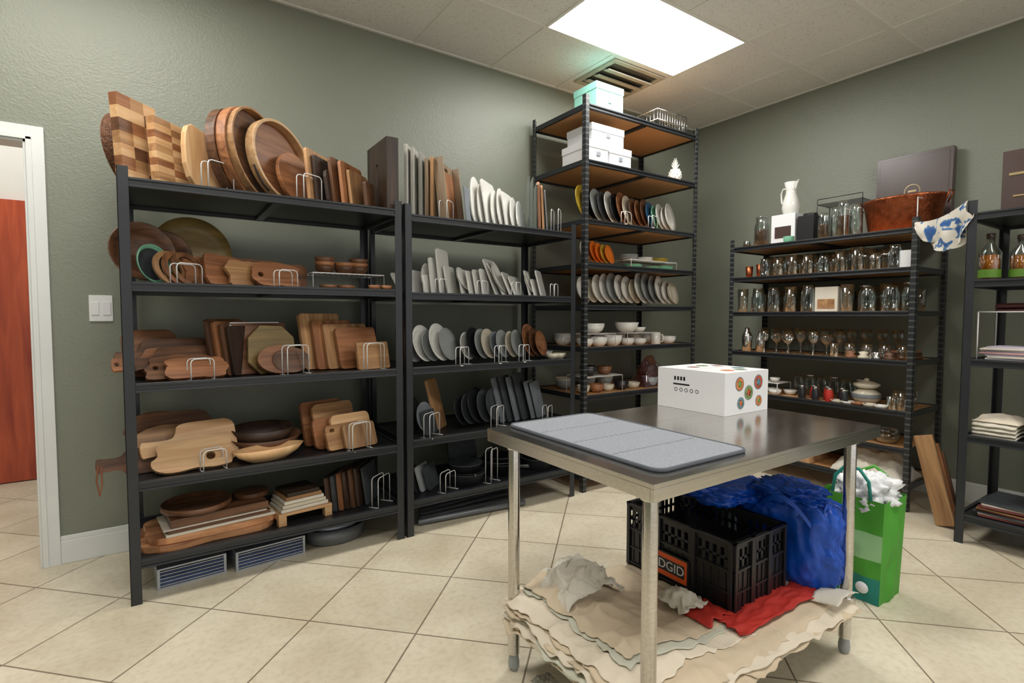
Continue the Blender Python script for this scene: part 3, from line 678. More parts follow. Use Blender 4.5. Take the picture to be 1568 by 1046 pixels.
for x,r in ((2.75,.1),(3.0,.1),(3.3,.12),(3.6,.1)):
    for k in range(3): b.lathe(BOWL(r,.06),DARKC,T(x,3.0,z+k*.02),26)
b.finish('stacks_of_dark_bowls')
z=dk(TL[8]);b=B()
for x in (2.7,2.95,3.25,3.5): b.lathe([(0,0),(.1,0),(.11,.02),(.11,.12),(.1,.14),(.03,.145),(.03,.16),(0,.16)],SLATE,T(x,3.05,z),26)
b.finish('stockpots')
# ------------------------------------------------------------------ right unit
def jar(b,x,y,z,r,h,mat=GLASS,lid=None,fill=None):
    b.lathe([(0,0),(r*.92,0),(r,.006),(r,h*.72),(r*.8,h*.86),(r*.8,h),(r*.76,h),(r*.76,h*.86),(r*.95,h*.7),(r*.95,.01),(0,.008)],mat,T(x,y,z+.0005),22)
    if fill: b.lathe([(0,.012),(r*.9,.012),(r*.9,h*.6),(0,h*.62)],fill,T(x,y,z),16)
    if lid: b.cyl(r*.84,h,h+.012,lid,T(x,y,z+.001),20)
def tumbler(b,x,y,z,r,h,mat=GLASS): b.lathe([(0,0),(r*.8,0),(r,h),(r-.003,h),(r*.76,.01),(0,.009)],mat,T(x,y,z+.0005),20)
def goblet(b,x,y,z,r,h,mat=GLASS): b.lathe([(0,0),(r*.8,0),(r*.8,.003),(.006,.008),(.005,h*.5),(r*.6,h*.58),(r,h*.75),(r*.92,h),(r*.88,h),(r*.94,h*.75),(r*.5,h*.6),(0,h*.57)],mat,T(x,y,z+.0005),20)
z=dk(RL[0])
b=B();jar(b,4.2,2.5,z,.06,.24,fill=PINEC,lid=GLASS);b.finish('glass_jar_of_pine_cones')
b=B();jar(b,4.2,2.63,z,.035,.07,fill=PINEC);b.finish('small_glass_jar')
b=B();b.box(4.13,4.33,2.19,2.38,z+.0005,z+.235,CARD);b.box(4.127,4.13,2.22,2.35,z+.05,z+.14,DKBOX);b.finish('white_product_box',bevel=.002)
b=B();prof=[(0,0),(.045,0),(.055,.01),(.066,.06),(.058,.11),(.04,.17),(.038,.2),(.052,.26),(.048,.26),(.034,.2),(.036,.17),(.053,.11),(.06,.06),(.04,.014),(0,.012)]
b.lathe(prof,CER,T(4.23,2.28,z+.2355),30);b.tube([(0,.05,.22),(0,.085,.225),(0,.105,.19),(0,.098,.12),(0,.055,.07)],.008,CER,T(4.23,2.28,z+.235)@RZ(-20),8)
b.add([(-.018,-.044,.24),(.018,-.044,.24),(0,-.08,.272),(0,-.045,.2)],[(0,1,2),(0,2,3),(1,3,2),(0,3,1)],CER,T(4.23,2.28,z+.235)@RZ(-20));b.finish('white_ceramic_pitcher')
b=B();b.box(4.13,4.28,2.05,2.17,z+.0005,z+.2,BLP);b.cyl(.05,.2,.22,BLP,T(4.2,2.11,z),20);b.lathe([(0,.0),(.035,.0),(.04,.05),(0,.05)],MINTC,T(4.1,2.22,z),16);b.finish('black_coffee_grinder',bevel=.006)
b=B()
for k,(y,h) in enumerate(((2.0,.2),(1.93,.24),(1.86,.27),(1.80,.24))): jar(b,4.17+.06*(k%2),y,z,.042,h,fill=PINEC if k%2==0 else None)
b.finish('glass_decanters')
b=B();X=4.42
for yy in (1.80,2.12): b.tube([(X-.1,yy,z+.004),(X-.1,yy,z+.3),(X+.1,yy,z+.3),(X+.1,yy,z+.004)],.004,BLK)
for k in range(6): b.tube([(X-.1+.04*k,1.80,z+.3),(X-.1+.04*k,2.12,z+.3)],.003,BLK)
b.tube([(X-.1,1.80,z+.34),(X-.1,2.12,z+.34)],.003,BLK);b.tube([(X-.1,1.80,z+.3),(X-.1,1.80,z+.34)],.003,BLK);b.tube([(X-.1,2.12,z+.3),(X-.1,2.12,z+.34)],.003,BLK);b.finish('black_wire_rack')
b=B();b.lathe([(0,0),(.18,0),(.195,.01),(.228,.225),(.24,.235),(.23,.242),(.219,.226),(.185,.018),(0,.014)],COPPER,T(4.3,1.535,z+.0005)@RZ(90),44,1.05,.72)
for s in (-1,1): b.tube([(4.27,1.535+s*.238,z+.18),(4.27,1.535+s*.268,z+.25),(4.33,1.535+s*.268,z+.25),(4.33,1.535+s*.238,z+.18)],.006,COPPER)
b.finish('oval_copper_tub')
b=B()
for yy in (1.82,1.385): b.tube([(4.10,yy,z+.003),(4.10,yy,z+.2),(4.5,yy,z+.2),(4.5,yy,z+.003)],.0035,WW)
b.finish('wire_divider')
b=B();b.box(0,.46,0,.06,0,.6,DKBOX);b.box(.02,.44,-.003,0,.02,.58,DKBOX)
b.lathe([(.045,0),(.05,0),(.05,.002),(.045,.002)],GOLD,T(.23,-.003,.33)@RX(90),28);b.box(.205,.255,-.006,-.003,.323,.337,GOLD)
b.finish('dark_presentation_case',T(4.53,1.80,z+.002)@RZ(-90)@RX(-2),.004)
# soft printed cloth draped between the two shelf corners
b=B()
def drape(layer):
    def fn(u,v):
        P0=Vector((3.765,1.037,1.936));P1=Vector((4.07,1.385,1.895))
        p=P0.lerp(P1,u);sag=.035*math.sin(math.pi*u)
        L=(.045+.155*math.sin(math.pi*min(1,.08+u*.95))**.7)*(1+.25*noise.noise(Vector((u*5,layer,3))))
        fold=(.030*math.sin(u*15+layer*1.3)+.022*noise.noise(Vector((u*7,v*3,layer*5))))*v*(1-.3*v)
        n=Vector((-.75,.66,0))
        drift=.07*v*(u-.2)
        p=p+n*(fold+(.012 if layer else -.012)*math.sin(math.pi*v)*1.5-.015*layer*v)+Vector((-.02*v,-.03*v+drift*.3,-sag-L*v+.010*math.sin(v*9+u*6)*v))
        return tuple(p)
    return fn
b.grid(44,20,drape(0),PRINTC);b.grid(44,20,drape(1),PRINTC);b.finish('printed_dish_towel')
random.seed(11)
b=B();z=dk(RL[1])
tumbler(b,4.16,2.58,z,.03,.1,COPPER);tumbler(b,4.16,2.48,z,.035,.11,COPPER)
b.finish('copper_mugs')
b=B()
for k in range(26):
    y=2.42-.038*k;x=4.12+.085*(k%3)
    (jar if k%4==0 else tumbler)(b,x,y,z,.036+.006*random.random(),.12+.05*random.random())
for k in range(11): jar(b,4.42,2.6-.105*k,z,.045,.15+.03*(k%2))
for k in range(5): b.cyl(.034,.10,.112,CHR,T(4.15+.09*(k%2),1.85-.07*k,z))
b.finish('row_of_drinking_glasses')
b=B();b.box(4.1,4.2,1.405,1.48,z+.001,z+.12,CARD);b.finish('small_white_box',bevel=.003)
b=B();z=dk(RL[2])
for k in range(18):
    y=2.62-.068*k;x=4.14+.12*(k%2)
    if 1.84<y<2.04: continue
    if k%3: jar(b,x,y,z,.045+.008*random.random(),.17+.05*random.random(),lid=CHR if k%4==1 else None)
    else: tumbler(b,x,y,z,.045,.2)
for k in range(10): tumbler(b,4.43,2.55-.12*k,z,.048,.16+.03*(k%3))
b.finish('row_of_glass_jars')
b=B();b.box(4.12,4.3,1.86,2.02,z+.001,z+.19,PAPER);b.box(4.117,4.12,1.88,2.0,z+.03,z+.1,OAK);b.finish('cardboard_box',bevel=.002)
z=dk(RL[3])
b=B();b.lathe([(0,0),(.035,0),(.042,.13),(.03,.16),(.018,.175),(.018,.2),(0,.205)],CHR,T(4.15,2.58,z),24);b.lathe([(0,0),(.032,0),(.038,.1),(.025,.13),(.018,.15),(.018,.17),(0,.175)],CHR,T(4.2,2.49,z),24);b.finish('cocktail_shaker')
b=B()
for k in range(9): goblet(b,4.14+.07*(k%3),2.42-.065*k,z,.035+.01*(k%2),.18-.02*(k%2))
for k in range(11): goblet(b,4.42,2.58-.1*k,z,.04,.2)
for k in range(9): tumbler(b,4.14+.1*(k%2),1.88-.055*k,z,.03,.1)
b.finish('row_of_stemmed_glasses')
b=B()
for k in range(4): b.lathe([(0,0),(.03,0),(.035,.02),(.02,.03),(.03,.05),(0,.055)],[CHE,CERC,CHR,WAL][k],T(4.10,1.75-.08*k,z),16)
b.tube([(4.10,1.45,z+.02),(4.28,1.40,z+.02)],.015,WAL,seg=10)
for k in range(4): b.box(4.22,4.4,1.42+.003*k,1.60-.004*k,z+.001+.016*k,z+.015+.016*k,[CHE,WAL,DRK,CHE][k])
b.finish('bar_tools')
z=dk(RL[4])
b=B()
for k in range(6): b.lathe(BOWL(.05,.04),CER,T(4.14+.1*(k%2),2.6-.07*k,z),20)
for k in range(3): b.lathe(BOWL(.04,.035),CER,T(4.17,2.58-.12*k,z+.1),20)
b.finish('small_white_bowls');ry=B()
for yy in (2.28,2.65): ry.tube([(4.1,yy,z+.003),(4.1,yy,z+.095),(4.3,yy,z+.095),(4.3,yy,z+.003)],.003,WW)
for k in range(7): ry.tube([(4.1+.033*k,2.28,z+.095),(4.1+.033*k,2.65,z+.095)],.002,WW)
ry.finish('wire_shelf_riser')
b=B()
for k in range(7): jar(b,4.13+.08*(k%2),2.10-.05*k,z,.027,.09,REDC if k in (1,3,4) else DARKC,lid=CHR)
for k in range(6): jar(b,4.38,2.25-.09*k,z,.042,.15,GLASS,lid=CHR if k%2 else None)
b.finish('spice_jars')
b=B();b.lathe([(0,0),(.05,0),(.085,.04),(.09,.08),(.05,.11),(0,.12)],CERC,T(4.24,1.70,z),28);b.lathe([(.091,.05),(.093,.055),(.093,.075),(.09,.08)],SLATL,T(4.24,1.70,z),28);b.lathe([(0,.115),(.06,.12),(.085,.14),(.08,.15),(.04,.165),(.015,.17),(.015,.185),(0,.19)],CERC,T(4.24,1.70,z),28);b.finish('ceramic_tureen')
b=B()
for k in range(5): b.lathe(BOWL(.045,.025),[CERC,CER,CHE][k%3],T(4.12,1.84-.07*k,z),20)
b.finish('small_dishes')
b=B()
for k in range(6): tumbler(b,4.13+.09*(k%3),1.50-.06*(k//3),z,.03,.09+.03*(k%2))
b.finish('small_glasses')
z=dk(RL[5]);b=B()
for k in range(5): b.lathe(BOWL(.08,.07),[GLASS,CER,CERC,GLASS,CER][k],T(4.2,1.55+.2*k,z),24);b.lathe(BOWL(.075,.07),GLASS,T(4.2,1.55+.2*k,z+.03),24)
b.finish('mixing_bowls')
def towel(b,x0,x1,y0,y1,z0,h,mat,layers=4,seed=0):
    for k in range(layers):
        zz=z0+h*k/layers;t=h/layers*.85
        b.grid(12,12,lambda u,v:(x0+(x1-x0)*(u+.02*noise.noise(Vector((v*4,k+seed,1)))),y0+(y1-y0)*(v+.02*noise.noise(Vector((u*4,k+seed,2)))),zz+t*(.8+.2*noise.noise(Vector((u*5,v*5,k+seed*3))))-t*.6*max(0,abs(2*u-1)-.85)/.15),mat,thick=t*.55)
def crumple(b,x0,x1,y0,y1,z0,h,mat,seed,n=36):
    b.grid(n,n,lambda u,v:(x0+(x1-x0)*(u+.05*noise.noise(Vector((v*4,seed,1)))),y0+(y1-y0)*(v+.05*noise.noise(Vector((u*4,seed,2)))),z0+h*(math.sin(math.pi*u)*math.sin(math.pi*v))**.45*(.75+.5*noise.noise(Vector((u*3,v*3,seed)))-.3*abs(noise.noise(Vector((u*8,v*8,seed)))))+.004),mat,thick=.003)
z=dk(RL[6]);b=B();crumple(b,4.07,4.42,1.40,1.86,z,.2,LINEN,2.2);b.finish('crumpled_white_linens')
b=B();crumple(b,4.07,4.42,2.0,2.42,z,.25,KRAFT,5.2);b.finish('brown_paper_bag')
# ------------------------------------------------------------------ third unit
z=dk(TR[0]);b=B();b.box(3.98,4.25,.6,.95,z+.0005,z+.36,DKBOX);b.box(3.976,3.98,.66,.92,z+.22,z+.235,GOLD);b.box(3.976,3.98,.7,.9,z+.1,z+.11,GOLD);b.finish('dark_presentation_case',bevel=.003)
z=dk(TR[1])
LAB=plain('green_label',C(90,130,40),.5)
for (x,y,h) in ((3.90,.965,.27),(3.92,.84,.25),(4.1,.7,.26)):
    b=B();b.lathe([(0,0),(.045,0),(.05,.01),(.05,h*.6),(.018,h*.78),(.018,h*.9),(.014,h*.9),(.014,h*.78),(.046,h*.58),(.046,.012),(0,.01)],GLASS,T(x,y,z+.0005),24)
    b.lathe([(0,.012),(.0455,.012),(.0455,h*.55),(0,h*.55)],AMBER,T(x,y,z),24);b.cyl(.02,h*.9,h,DKBOX,T(x,y,z),16);b.lathe([(.0505,h*.08),(.0505,h*.25)],LAB,T(x,y,z),24);b.finish('oil_bottle')
def papers(name,x0,x1,y0,y1,z0,n,t,mats,seed):
    random.seed(seed);b=B();zz=z0+.0005
    for k in range(n):
        tt=t*(.5+random.random());a=(random.random()-.5)*9;dx=(random.random()-.5)*.03;dy=(random.random()-.5)*.03;s=.85+.15*random.random()
        w,d=(x1-x0)*s/2,(y1-y0)*s/2
        b.box(-w,w,-d,d,0,tt,mats[k%len(mats)],T((x0+x1)/2+dx+.01,(y0+y1)/2+dy,zz)@RZ(a));zz+=tt+.0004
    b.finish(name,bevel=.001)
LIL=plain('lilac_paper',C(186,178,194),.8);MAR=plain('maroon_cover',C(104,46,42),.6);PINKP2=plain('pink_paper',C(206,160,160),.7)
z=dk(TR[2]);papers('stack_of_printed_papers',3.80,4.05,.62,.97,z,9,.009,[LIL,CARD,PAPER,LIL,PINKP2],4)
b=B()
for yy in (.55,.985): b.tube([(3.82,yy,z+.003),(3.82,yy,z+.27),(4.15,yy,z+.27),(4.15,yy,z+.003)],.004,WW)
for k in range(9): b.tube([(3.82+.04*k,.55,z+.27),(3.82+.04*k,.985,z+.27)],.003,WW)
b.tube([(3.82,.55,z+.27),(3.82,.985,z+.27)],.004,WW);b.finish('wire_shelf_riser')
b=B();towel(b,3.84,4.12,.58,.92,z+.275,.05,plain('maroon_cloth',C(70,30,32),.8),2,9);b.finish('folded_maroon_cloth')
z=dk(TR[3]);b=B();towel(b,3.79,4.1,.80,.985,z,.09,LINEN,4,1);crumple(b,3.80,4.08,.79,.99,z+.085,.04,CREAM2,3.3,20);b.finish('folded_kitchen_towels')
papers('stack_of_magazines',3.80,4.08,.56,.77,z,11,.009,[PAPER,CARD,CERC,SLATL,PAPER],6)
z=dk(TR[4]);papers('stack_of_magazines',3.80,4.12,.56,.97,z,10,.009,[DARKC,MAR,PAPER,SLATE,MAR,OAK],8)
for k in range(3): 
    bb=B();bb.box(0,.025,-.05,.05,0,.55-.06*k,[OAKZ,CHEZ,WALZ][k]);bb.finish('wooden_board',T(3.95+.05*k,1.13,.012)@RX(-14),.003)
# ------------------------------------------------------------------ prep table
tx0,tx1,ty0,ty1,tz=.982,2.229,.842,1.611,.884
b=B();b.box(tx0,tx1,ty0,ty1,tz-.012,tz,STEEL)
for q in ((tx0,tx1,ty0,ty0+.012),(tx0,tx1,ty1-.012,ty1),(tx0,tx0+.012,ty0+.012,ty1-.012),(tx1-.012,tx1,ty0+.012,ty1-.012)): b.box(*q,tz-.045,tz-.0121,STEEL)
b.box(tx0+.08,tx1-.08,(ty0+ty1)/2-.06,(ty0+ty1)/2+.06,tz-.04,tz-.0125,STEEL)
for lx in (tx0+.07,tx1-.07):
    for ly in (ty0+.07,ty1-.07):
        b.cyl(.021,.06,tz-.013,STEEL,T(lx,ly,0),24);b.lathe([(0,0),(.014,0),(.02,.012),(.021,.03),(.016,.06),(0,.06)],CERG,T(lx,ly,0),20)
        b.cyl(.03,.165,.225,STEEL,T(lx,ly,0),24);b.cyl(.028,tz-.07,tz-.0125,STEEL,T(lx,ly,0),24)
sz=.21;sx0,sx1,sy0,sy1=tx0+.045,tx1-.045,ty0+.045,ty1-.045
b.box(sx0,sx1,sy0,sy1,sz-.006,sz,STEEL)
for q in ((sx0,sx1,sy0,sy0+.01),(sx0,sx1,sy1-.01,sy1),(sx0,sx0+.01,sy0+.01,sy1-.01),(sx1-.01,sx1,sy0+.01,sy1-.01)): b.box(*q,sz-.04,sz-.0061,STEEL)
b.finish('stainless_prep_table',bevel=.003)
# drying mat (quilted)
b=B();M=T(1.262,1.245,tz+.0005)
b.prism([rr(.40,.70,.035,0,-.35,6)],.008,GREYM,M@T(0,0,.008)@RX(-90))
def quilt(u,v):
    x=(u-.5)*.372;y=(v-.5)*.672
    q=.0014*abs(math.sin(math.pi*(x+y)/.022))*abs(math.sin(math.pi*(x-y)/.022))
    e=min(1,min(u,1-u)*30,min(v,1-v)*50);s=min(1,min(abs(y-t) for t in (-.168,0,.168))/.008)
    return (x,y,.0072+(.0024*s+q)*e)
b.grid(90,168,quilt,GREYM,M)
def ring(w,h,r,zz): return [(x,y,zz) for x,y in rr(w,h,r,0,-h/2,6)]
b.tube(ring(.40,.70,.035,.0055),.0055,GREYT,M,6,True)
for yy in (-.168,0,.168): b.tube([(-.184,yy,.0078),(.184,yy,.0078)],.0012,GREYT,M)
b.finish('drying_mat')
# printed box
b=B();x0,x1,y0,y1,z0,h=1.885,2.195,1.262,1.602,tz+.0005,.175
b.box(x0,x1,y0,y1,z0,z0+h,CARD)
b.box(x0+.002,x1-.002,(y0+y1)/2-.001,(y0+y1)/2+.001,z0+h,z0+h+.001,PAPER)
PC=[plain('food_orange',C(206,120,70),.5,var=.4,scale=90),plain('food_green',C(110,140,80),.5,var=.4,scale=90),plain('food_red',C(176,80,60),.5,var=.4,scale=90),plain('food_teal',C(90,130,140),.5,var=.4,scale=90)]
for k,(cx,cz,r) in enumerate(((x0+.10,.125,.030),(x0+.165,.085,.032),(x0+.235,.125,.032),(x0+.11,.045,.026),(x0+.24,.045,.024))):
    M=T(cx,y0,z0+cz)@RX(90);b.lathe([(0,.0),(r,.0),(r,.0008),(0,.0008)],CERG if k%2 else SLATL,M,26);b.lathe([(0,.001),(r*.85,.001),(r*.85,.0014),(0,.0014)],PC[k%4],M,22);b.lathe([(0,.0016),(r*.5,.0016),(0,.0022)],PC[(k+1)%4],M,7)
for k in range(5): b.lathe([(.006,0),(.0085,0),(.0085,.0006),(.006,.0006)],INK,T(x0,y1-.10-.027*k,z0+.085)@RY(-90),14)
for k in range(4): b.box(x0-.0006,x0,y1-.1-.016*k,y1-.09-.016*k,z0+.125,z0+.142,INK)
b.box(x0-.0006,x0,y1-.17,y1-.085,z0+.105,z0+.112,INK)
for k,(xx,yy,m) in enumerate(((2.0,1.33,0),(2.08,1.32,1),(2.14,1.37,3),(2.0,1.5,2),(2.09,1.52,1),(2.15,1.48,0))): b.lathe([(0,0),(.028,0),(.028,.0006),(0,.0006)],CERG if k%2 else PC[m],T(xx,yy,z0+h),20);b.lathe([(0,.0008),(.018,.0008),(0,.0014)],PC[m],T(xx,yy,z0+h),12)
b.finish('printed_product_box',bevel=.0012)
# pile of cloths
b=B();random.seed(21)
def rdg(x,y,s,k): return 1-2*abs(noise.noise(Vector((x*s,y*s,k))))
def smooth(a,c,x): 
    t=max(0,min(1,(x-a)/(c-a)));return t*t*(3-2*t)
NL=12
for k in range(NL):
    cx0=sx0-.03+.045*random.random()+.05*(k>8)*(k-8)*.5;cx1=sx1+.005-.05*random.random() if k%4!=1 else 1.52+.1*random.random();cy0=sy0-.03+.045*random.random();cy1=sy1-.02
    if k>=8: cy0+=.05*(k-7)*random.random()
    rot=(random.random()-.5)*.08
    def fn(u,v,k=k,a=cx0,c=cx1,d=cy0,e=cy1,rot=rot):
        x=a+(c-a)*u+rot*(v-.5);y=d+(e-d)*v-rot*(u-.5)
        eu=1-min(1,min(u,1-u)/.12);ev=1-min(1,min(v,1-v)/.15)
        x+=eu*(.03*noise.noise(Vector((v*5,k*3.1,0)))+.01*noise.noise(Vector((v*18,k*3.1,4))));y+=ev*(.035*noise.noise(Vector((u*6,k*2.3,5)))+.01*noise.noise(Vector((u*20,k*2.3,8))))
        w=.6*max(0,rdg(x+.5*y,y,3.4,1.7))**4+.45*max(0,rdg(x-.4*y,y,7,2.1))**3+.30*max(0,rdg(y,x,13,5.1))**2
        dx=min(x-sx0,sx1-x,y-sy0)
        fall=1-.6*smooth(1.2,1.5,x)
        zz=sz+.005+k*.0058*fall+.030*w*(.2+.8*k/NL)*fall+.05*math.exp(-((x-1.24)/.15)**2-((y-1.46)/.13)**2)*(k/NL)
        if 1.60<x<2.04 and y>1.02: zz=min(zz,sz+.003+k*.0013)
        if x>2.03 or (x>1.7 and y<1.03): zz=min(zz,sz+.004+k*.0022)
        if dx<.025: zz-=.55*(.025-dx)*(.5+1.2*abs(noise.noise(Vector((x*9,y*9,k)))))
        elif dx>.002: zz=max(zz,sz+.003+.0008*k)
        return (x,y,zz)
    b.grid(110,76,fn,[CREAM,CREAM2,CREAM,CREAM2,CREAM3,CREAM][k%6],thick=.0016)
b.finish('pile_of_folded_cloths')
b=B();b.grid(50,40,lambda u,v:(1.12+.28*u+.035*noise.noise(Vector((u*4,v*5,1))),1.33+.22*v+.035*noise.noise(Vector((u*5,v*4,2))),sz+.098+.07*math.sin(math.pi*u)*math.sin(math.pi*v)+.02*noise.noise(Vector((u*4,v*4,3)))+.02*max(0,rdg(u,v,4,3))**2+.01*rdg(u,v,10,7)-.04*abs(2*u-1)**3),LINEN,thick=.003);b.finish('crumpled_white_cloth')
b=B();b.grid(34,20,lambda u,v:(1.56+.50*u+.02*noise.noise(Vector((v*5,1,1))),.955+.11*v+.03*noise.noise(Vector((u*5,2,1))),sz+.040-.004*u+.005*noise.noise(Vector((u*5,v*4,9)))+.008*max(0,rdg(u*2,v,3,3))**2),REDC,thick=.004)
b.grid(20,12,lambda u,v:(1.50+.14*u,1.05+.12*v+.02*noise.noise(Vector((u*5,2,11))),sz+.045+.008*noise.noise(Vector((u*5,v*4,9)))+.01*math.sin(math.pi*u)),REDC,thick=.004);b.finish('red_cloth')
b=B();b.grid(20,20,lambda u,v:(1.47+.13*u+.02*noise.noise(Vector((v*5,1,7))),1.12+.14*v+.02*noise.noise(Vector((u*5,2,7))),sz+.058+.035*math.sin(math.pi*u)*math.sin(math.pi*v)+.012*rdg(u,v,4,2)),LINEN,thick=.003);b.finish('folded_white_napkin')
b=B();b.grid(14,10,lambda u,v:(1.98+.16*u,.86+.1*v+.01*noise.noise(Vector((u*5,2,7))),sz+.05+.02*math.sin(3*u)-.02*v),LINEN,thick=.003);b.finish('folded_white_napkin')
# crate
cx0,cx1,cy0,cy1,cz0,cz1=1.655,1.985,1.06,1.555,sz+.022,.495
b=B();t=.008
b.box(cx0,cx1,cy0,cy1,cz0,cz0+.006,BLP)
def cwall(p0,p1):
    L=((p1[0]-p0[0])**2+(p1[1]-p0[1])**2)**.5;a=math.degrees(math.atan2(p1[1]-p0[1],p1[0]-p0[0]));M=T(p0[0],p0[1],cz0)@RZ(a);h=cz1-cz0
    b.box(0,L,0,t,0,h*.62,BLP,M);b.box(0,L,0,t,h-.03,h,BLP,M);b.box(0,L,-.012,t+.002,h-.008,h,BLP,M);b.box(0,L,.001,t-.001,h*.73,h*.77,BLP,M)
    n=int(L/.03)
    for k in range(n+1): x=L*k/n;b.box(max(0,x-.007),min(L,x+.007),0.001,t-.001,h*.6,h-.01,BLP,M)
    for k in range(n+1): x=L*k/n;b.box(max(0,x-.003),min(L,x+.003),-.004,0,.02,h*.55,BLP,M)
    for zz in (.012,h*.3,h*.6): b.box(0,L,-.006,0,zz-.004,zz+.004,BLP,M)
    for k in range(4): x=L*(k+.02)/3.04; b.box(max(0,x-.012),min(L,x+.012),-.010,0,0,h,BLP,M)
cwall((cx0,cy1),(cx0,cy0));cwall((cx0,cy0),(cx1,cy0));cwall((cx1,cy0),(cx1,cy1));cwall((cx1,cy1),(cx0,cy1))
b.box(cx0-.016,cx0-.010,1.235,1.435,.262,.362,BLP);b.box(cx0-.0175,cx0-.016,1.242,1.428,.268,.356,ORA);b.box(cx0-.0185,cx0-.0174,1.252,1.418,.287,.337,BLP)
crate=b.finish('plastic_crate',bevel=.001)
tx=bpy.data.curves.new('label_text','FONT');tx.body='RIDGID';tx.size=.050;tx.extrude=.0006;tx.align_x='CENTER';tx.align_y='CENTER'
to=bpy.data.objects.new('label_text',tx);sc.collection.objects.link(to);tx.materials.append(CARD);to.matrix_world=T(cx0-.0192,1.335,.3115)@RZ(-90)@RX(90);to.parent=crate
def blob(b,c,s,mat,seed,amp=.25,fr=2.2,cres=.05,zmin=None,seg=72,folds=0):
    vs=[];fs=[];n=seg;m=seg//2
    for j in range(m+1):
        for i in range(n):
            th=math.pi*j/m;ph=2*math.pi*i/n
            d=Vector((math.sin(th)*math.cos(ph),math.sin(th)*math.sin(ph),math.cos(th)))
            sq=(abs(d.x)**3+abs(d.y)**3+abs(d.z)**3)**(-1/3)
            k=sq*(1+amp*noise.noise(d*fr+Vector((seed,0,0)))-cres*2*abs(noise.noise(d*5+Vector((0,seed,0))))+cres*noise.noise(d*13))
            if folds:
                q=Vector((math.cos(ph)*4.2,math.sin(ph)*4.2,d.z*.9+seed));k*=1+folds*math.sin(th)*(1-2*abs(noise.noise(q)))*(.6+.4*d.z)
            p=[c[q]+d[q]*s[q]*k for q in range(3)]
            if zmin is not None: p[2]=max(p[2],zmin)
            vs.append(tuple(p))
    for j in range(m):
        for i in range(n): l=(i+1)%n;fs.append((j*n+i,j*n+l,(j+1)*n+l,(j+1)*n+i))
    b.add(vs,fs,mat,I4,True)
b=B();blob(b,(2.12,1.12,.40),(.10,.20,.19),BLUEB,3.3,.15,2.0,.05,sz+.004,110,.16)
blob(b,(2.02,1.36,.545),(.17,.15,.055),BLUEB,7.3,.2,2.0,.1,.502,90)
blob(b,(2.10,1.10,.585),(.085,.13,.045),BLUEB,9.3,.3,3,.14,.5,90)
def strap(p0,p1,h,w=.02):
    pts=[Vector(p0).lerp(Vector(p1),i/14)+Vector((-.03*math.sin(math.pi*i/14),-.01*math.sin(math.pi*i/14),h*math.sin(math.pi*i/14))) for i in range(15)]
    v=[];f=[]
    for p in pts: v+=[tuple(p+Vector((0,0,-w/2))),tuple(p+Vector((0,0,w/2))),tuple(p+Vector((.003,.002,w/2))),tuple(p+Vector((.003,.002,-w/2)))]
    for i in range(14):
        for q in range(4): f.append((4*i+q,4*i+(q+1)%4,4*i+4+(q+1)%4,4*i+4+q))
    b.add(v,f,BLUEB)
strap((2.02,.98,.50),(2.0,1.16,.54),.07);strap((2.05,.95,.55),(2.16,.96,.5),.05)
b.finish('blue_plastic_tote_bag')
b=B();b.box(2.0,2.16,1.37,1.55,sz+.001,.53,NAVY);b.box(1.998,2.0,1.4,1.52,.46,.5,SILV);b.finish('navy_printed_box',bevel=.003)
# green shopping bag
b=B();gx0,gx1,gy0,gy1,gh=2.615,2.845,.965,1.22,.47
def side(pa,pb,mat,z0,z1,bul=.012):
    n=14;m=16
    dx,dy=pb[0]-pa[0],pb[1]-pa[1];L=(dx*dx+dy*dy)**.5;nx,ny=dy/L,-dx/L
    def fn(u,v):
        zz=z0+(z1-z0)*v;tp=.93+.1*(zz/gh);q=bul*math.sin(math.pi*u)*math.sin(math.pi*min(1,zz/gh+.02))+.022*noise.noise(Vector((u*4+pa[0]*9,zz*9,pa[1]*7)))*math.sin(math.pi*u)
        x=pa[0]+dx*u+nx*q;y=pa[1]+dy*u+ny*q
        cx,cy=(gx0+gx1)/2,(gy0+gy1)/2
        return (cx+(x-cx)*tp,cy+(y-cy)*tp,zz)
    b.grid(n,m,fn,mat)
for (z0,z1,m) in ((.001,.12,TEAL),(.12,.2,GREEN),(.2,.32,LGREEN),(.32,gh,GREEN)): side((gx0,gy1),(gx0,gy0),m,z0,z1)
side((gx0,gy0),(gx1,gy0),GREEN,.001,gh);side((gx1,gy0),(gx1,gy1),GREEN,.001,gh);side((gx1,gy1),(gx0,gy1),GREEN,.001,gh)
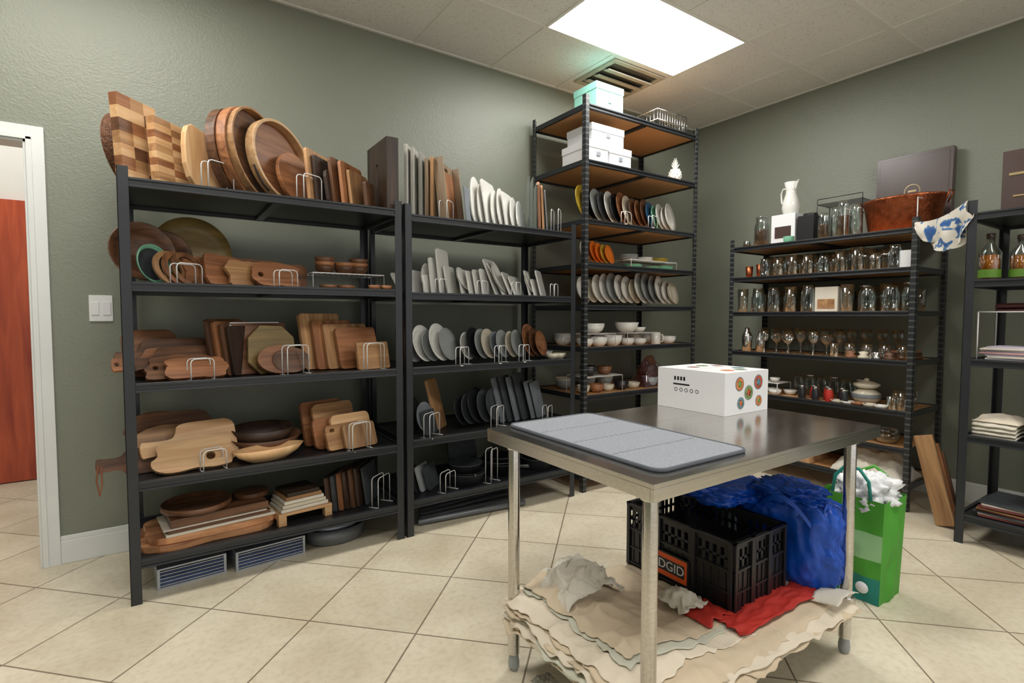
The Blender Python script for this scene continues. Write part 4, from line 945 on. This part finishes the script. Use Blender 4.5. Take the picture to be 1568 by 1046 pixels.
b.box(gx0+.01,gx1-.01,gy0+.01,gy1-.01,.001,.006,GREEN)
b.tube([(gx0-.004,gy0+.05,gh),(gx0-.002,gy0+.06,gh+.08),(gx0,gy0+.1,gh+.13),(gx0,gy0+.16,gh+.13),(gx0,gy0+.2,gh+.08),(gx0-.004,gy0+.21,gh)],.008,TEAL)
b.tube([(gx1-.0,gy0+.05,gh),(gx1,gy0+.08,gh+.07),(gx1,gy0+.13,gh+.1),(gx1,gy0+.18,gh+.07),(gx1-.0,gy0+.21,gh)],.008,GREEN)
blob(b,((gx0+gx1)/2,(gy0+gy1)/2-.01,gh+.0),(.11,.12,.09),PLAST,5.1,.35,3,.16)
b.lathe([(0,0),(.026,0),(.026,.002),(0,.002)],CARD,T(gx0-.012,gy0+.07,.07)@RY(-90),20)
b.finish('reusable_shopping_bag',recalc=True)
b=B();b.grid(10,8,lambda u,v:(1.06+.08*u,1.35+.1*v,.005+.03*abs(noise.noise(Vector((u*4,v*4,0))))),ACR);b.finish('plastic_wrap_scrap')

# ------------------------------------------------------------------ camera
yaw,pit,rol=.9760,.0491,.0013
fh=Vector((math.cos(yaw),math.sin(yaw),0));r=Vector((math.sin(yaw),-math.cos(yaw),0));zz=Vector((0,0,1))
F=fh*math.cos(pit)-zz*math.sin(pit);U=zz*math.cos(pit)+fh*math.sin(pit)
R2=r*math.cos(rol)+U*math.sin(rol);U2=U*math.cos(rol)-r*math.sin(rol)
cam=bpy.data.cameras.new('camera');cam.sensor_width=36;cam.lens=36*807.1/1568;cam.clip_start=.05
co=bpy.data.objects.new('camera',cam);sc.collection.objects.link(co)
m=Matrix((R2,U2,-F)).transposed().to_4x4();m.translation=(0,0,1.29);co.matrix_world=m;sc.camera=co
w=bpy.data.worlds.new('world');sc.world=w;w.use_nodes=True;w.node_tree.nodes['Background'].inputs[0].default_value=(1,.985,.96,1);w.node_tree.nodes['Background'].inputs[1].default_value=.7
sc.view_settings.view_transform='Standard';sc.view_settings.look='None';sc.view_settings.exposure=.4
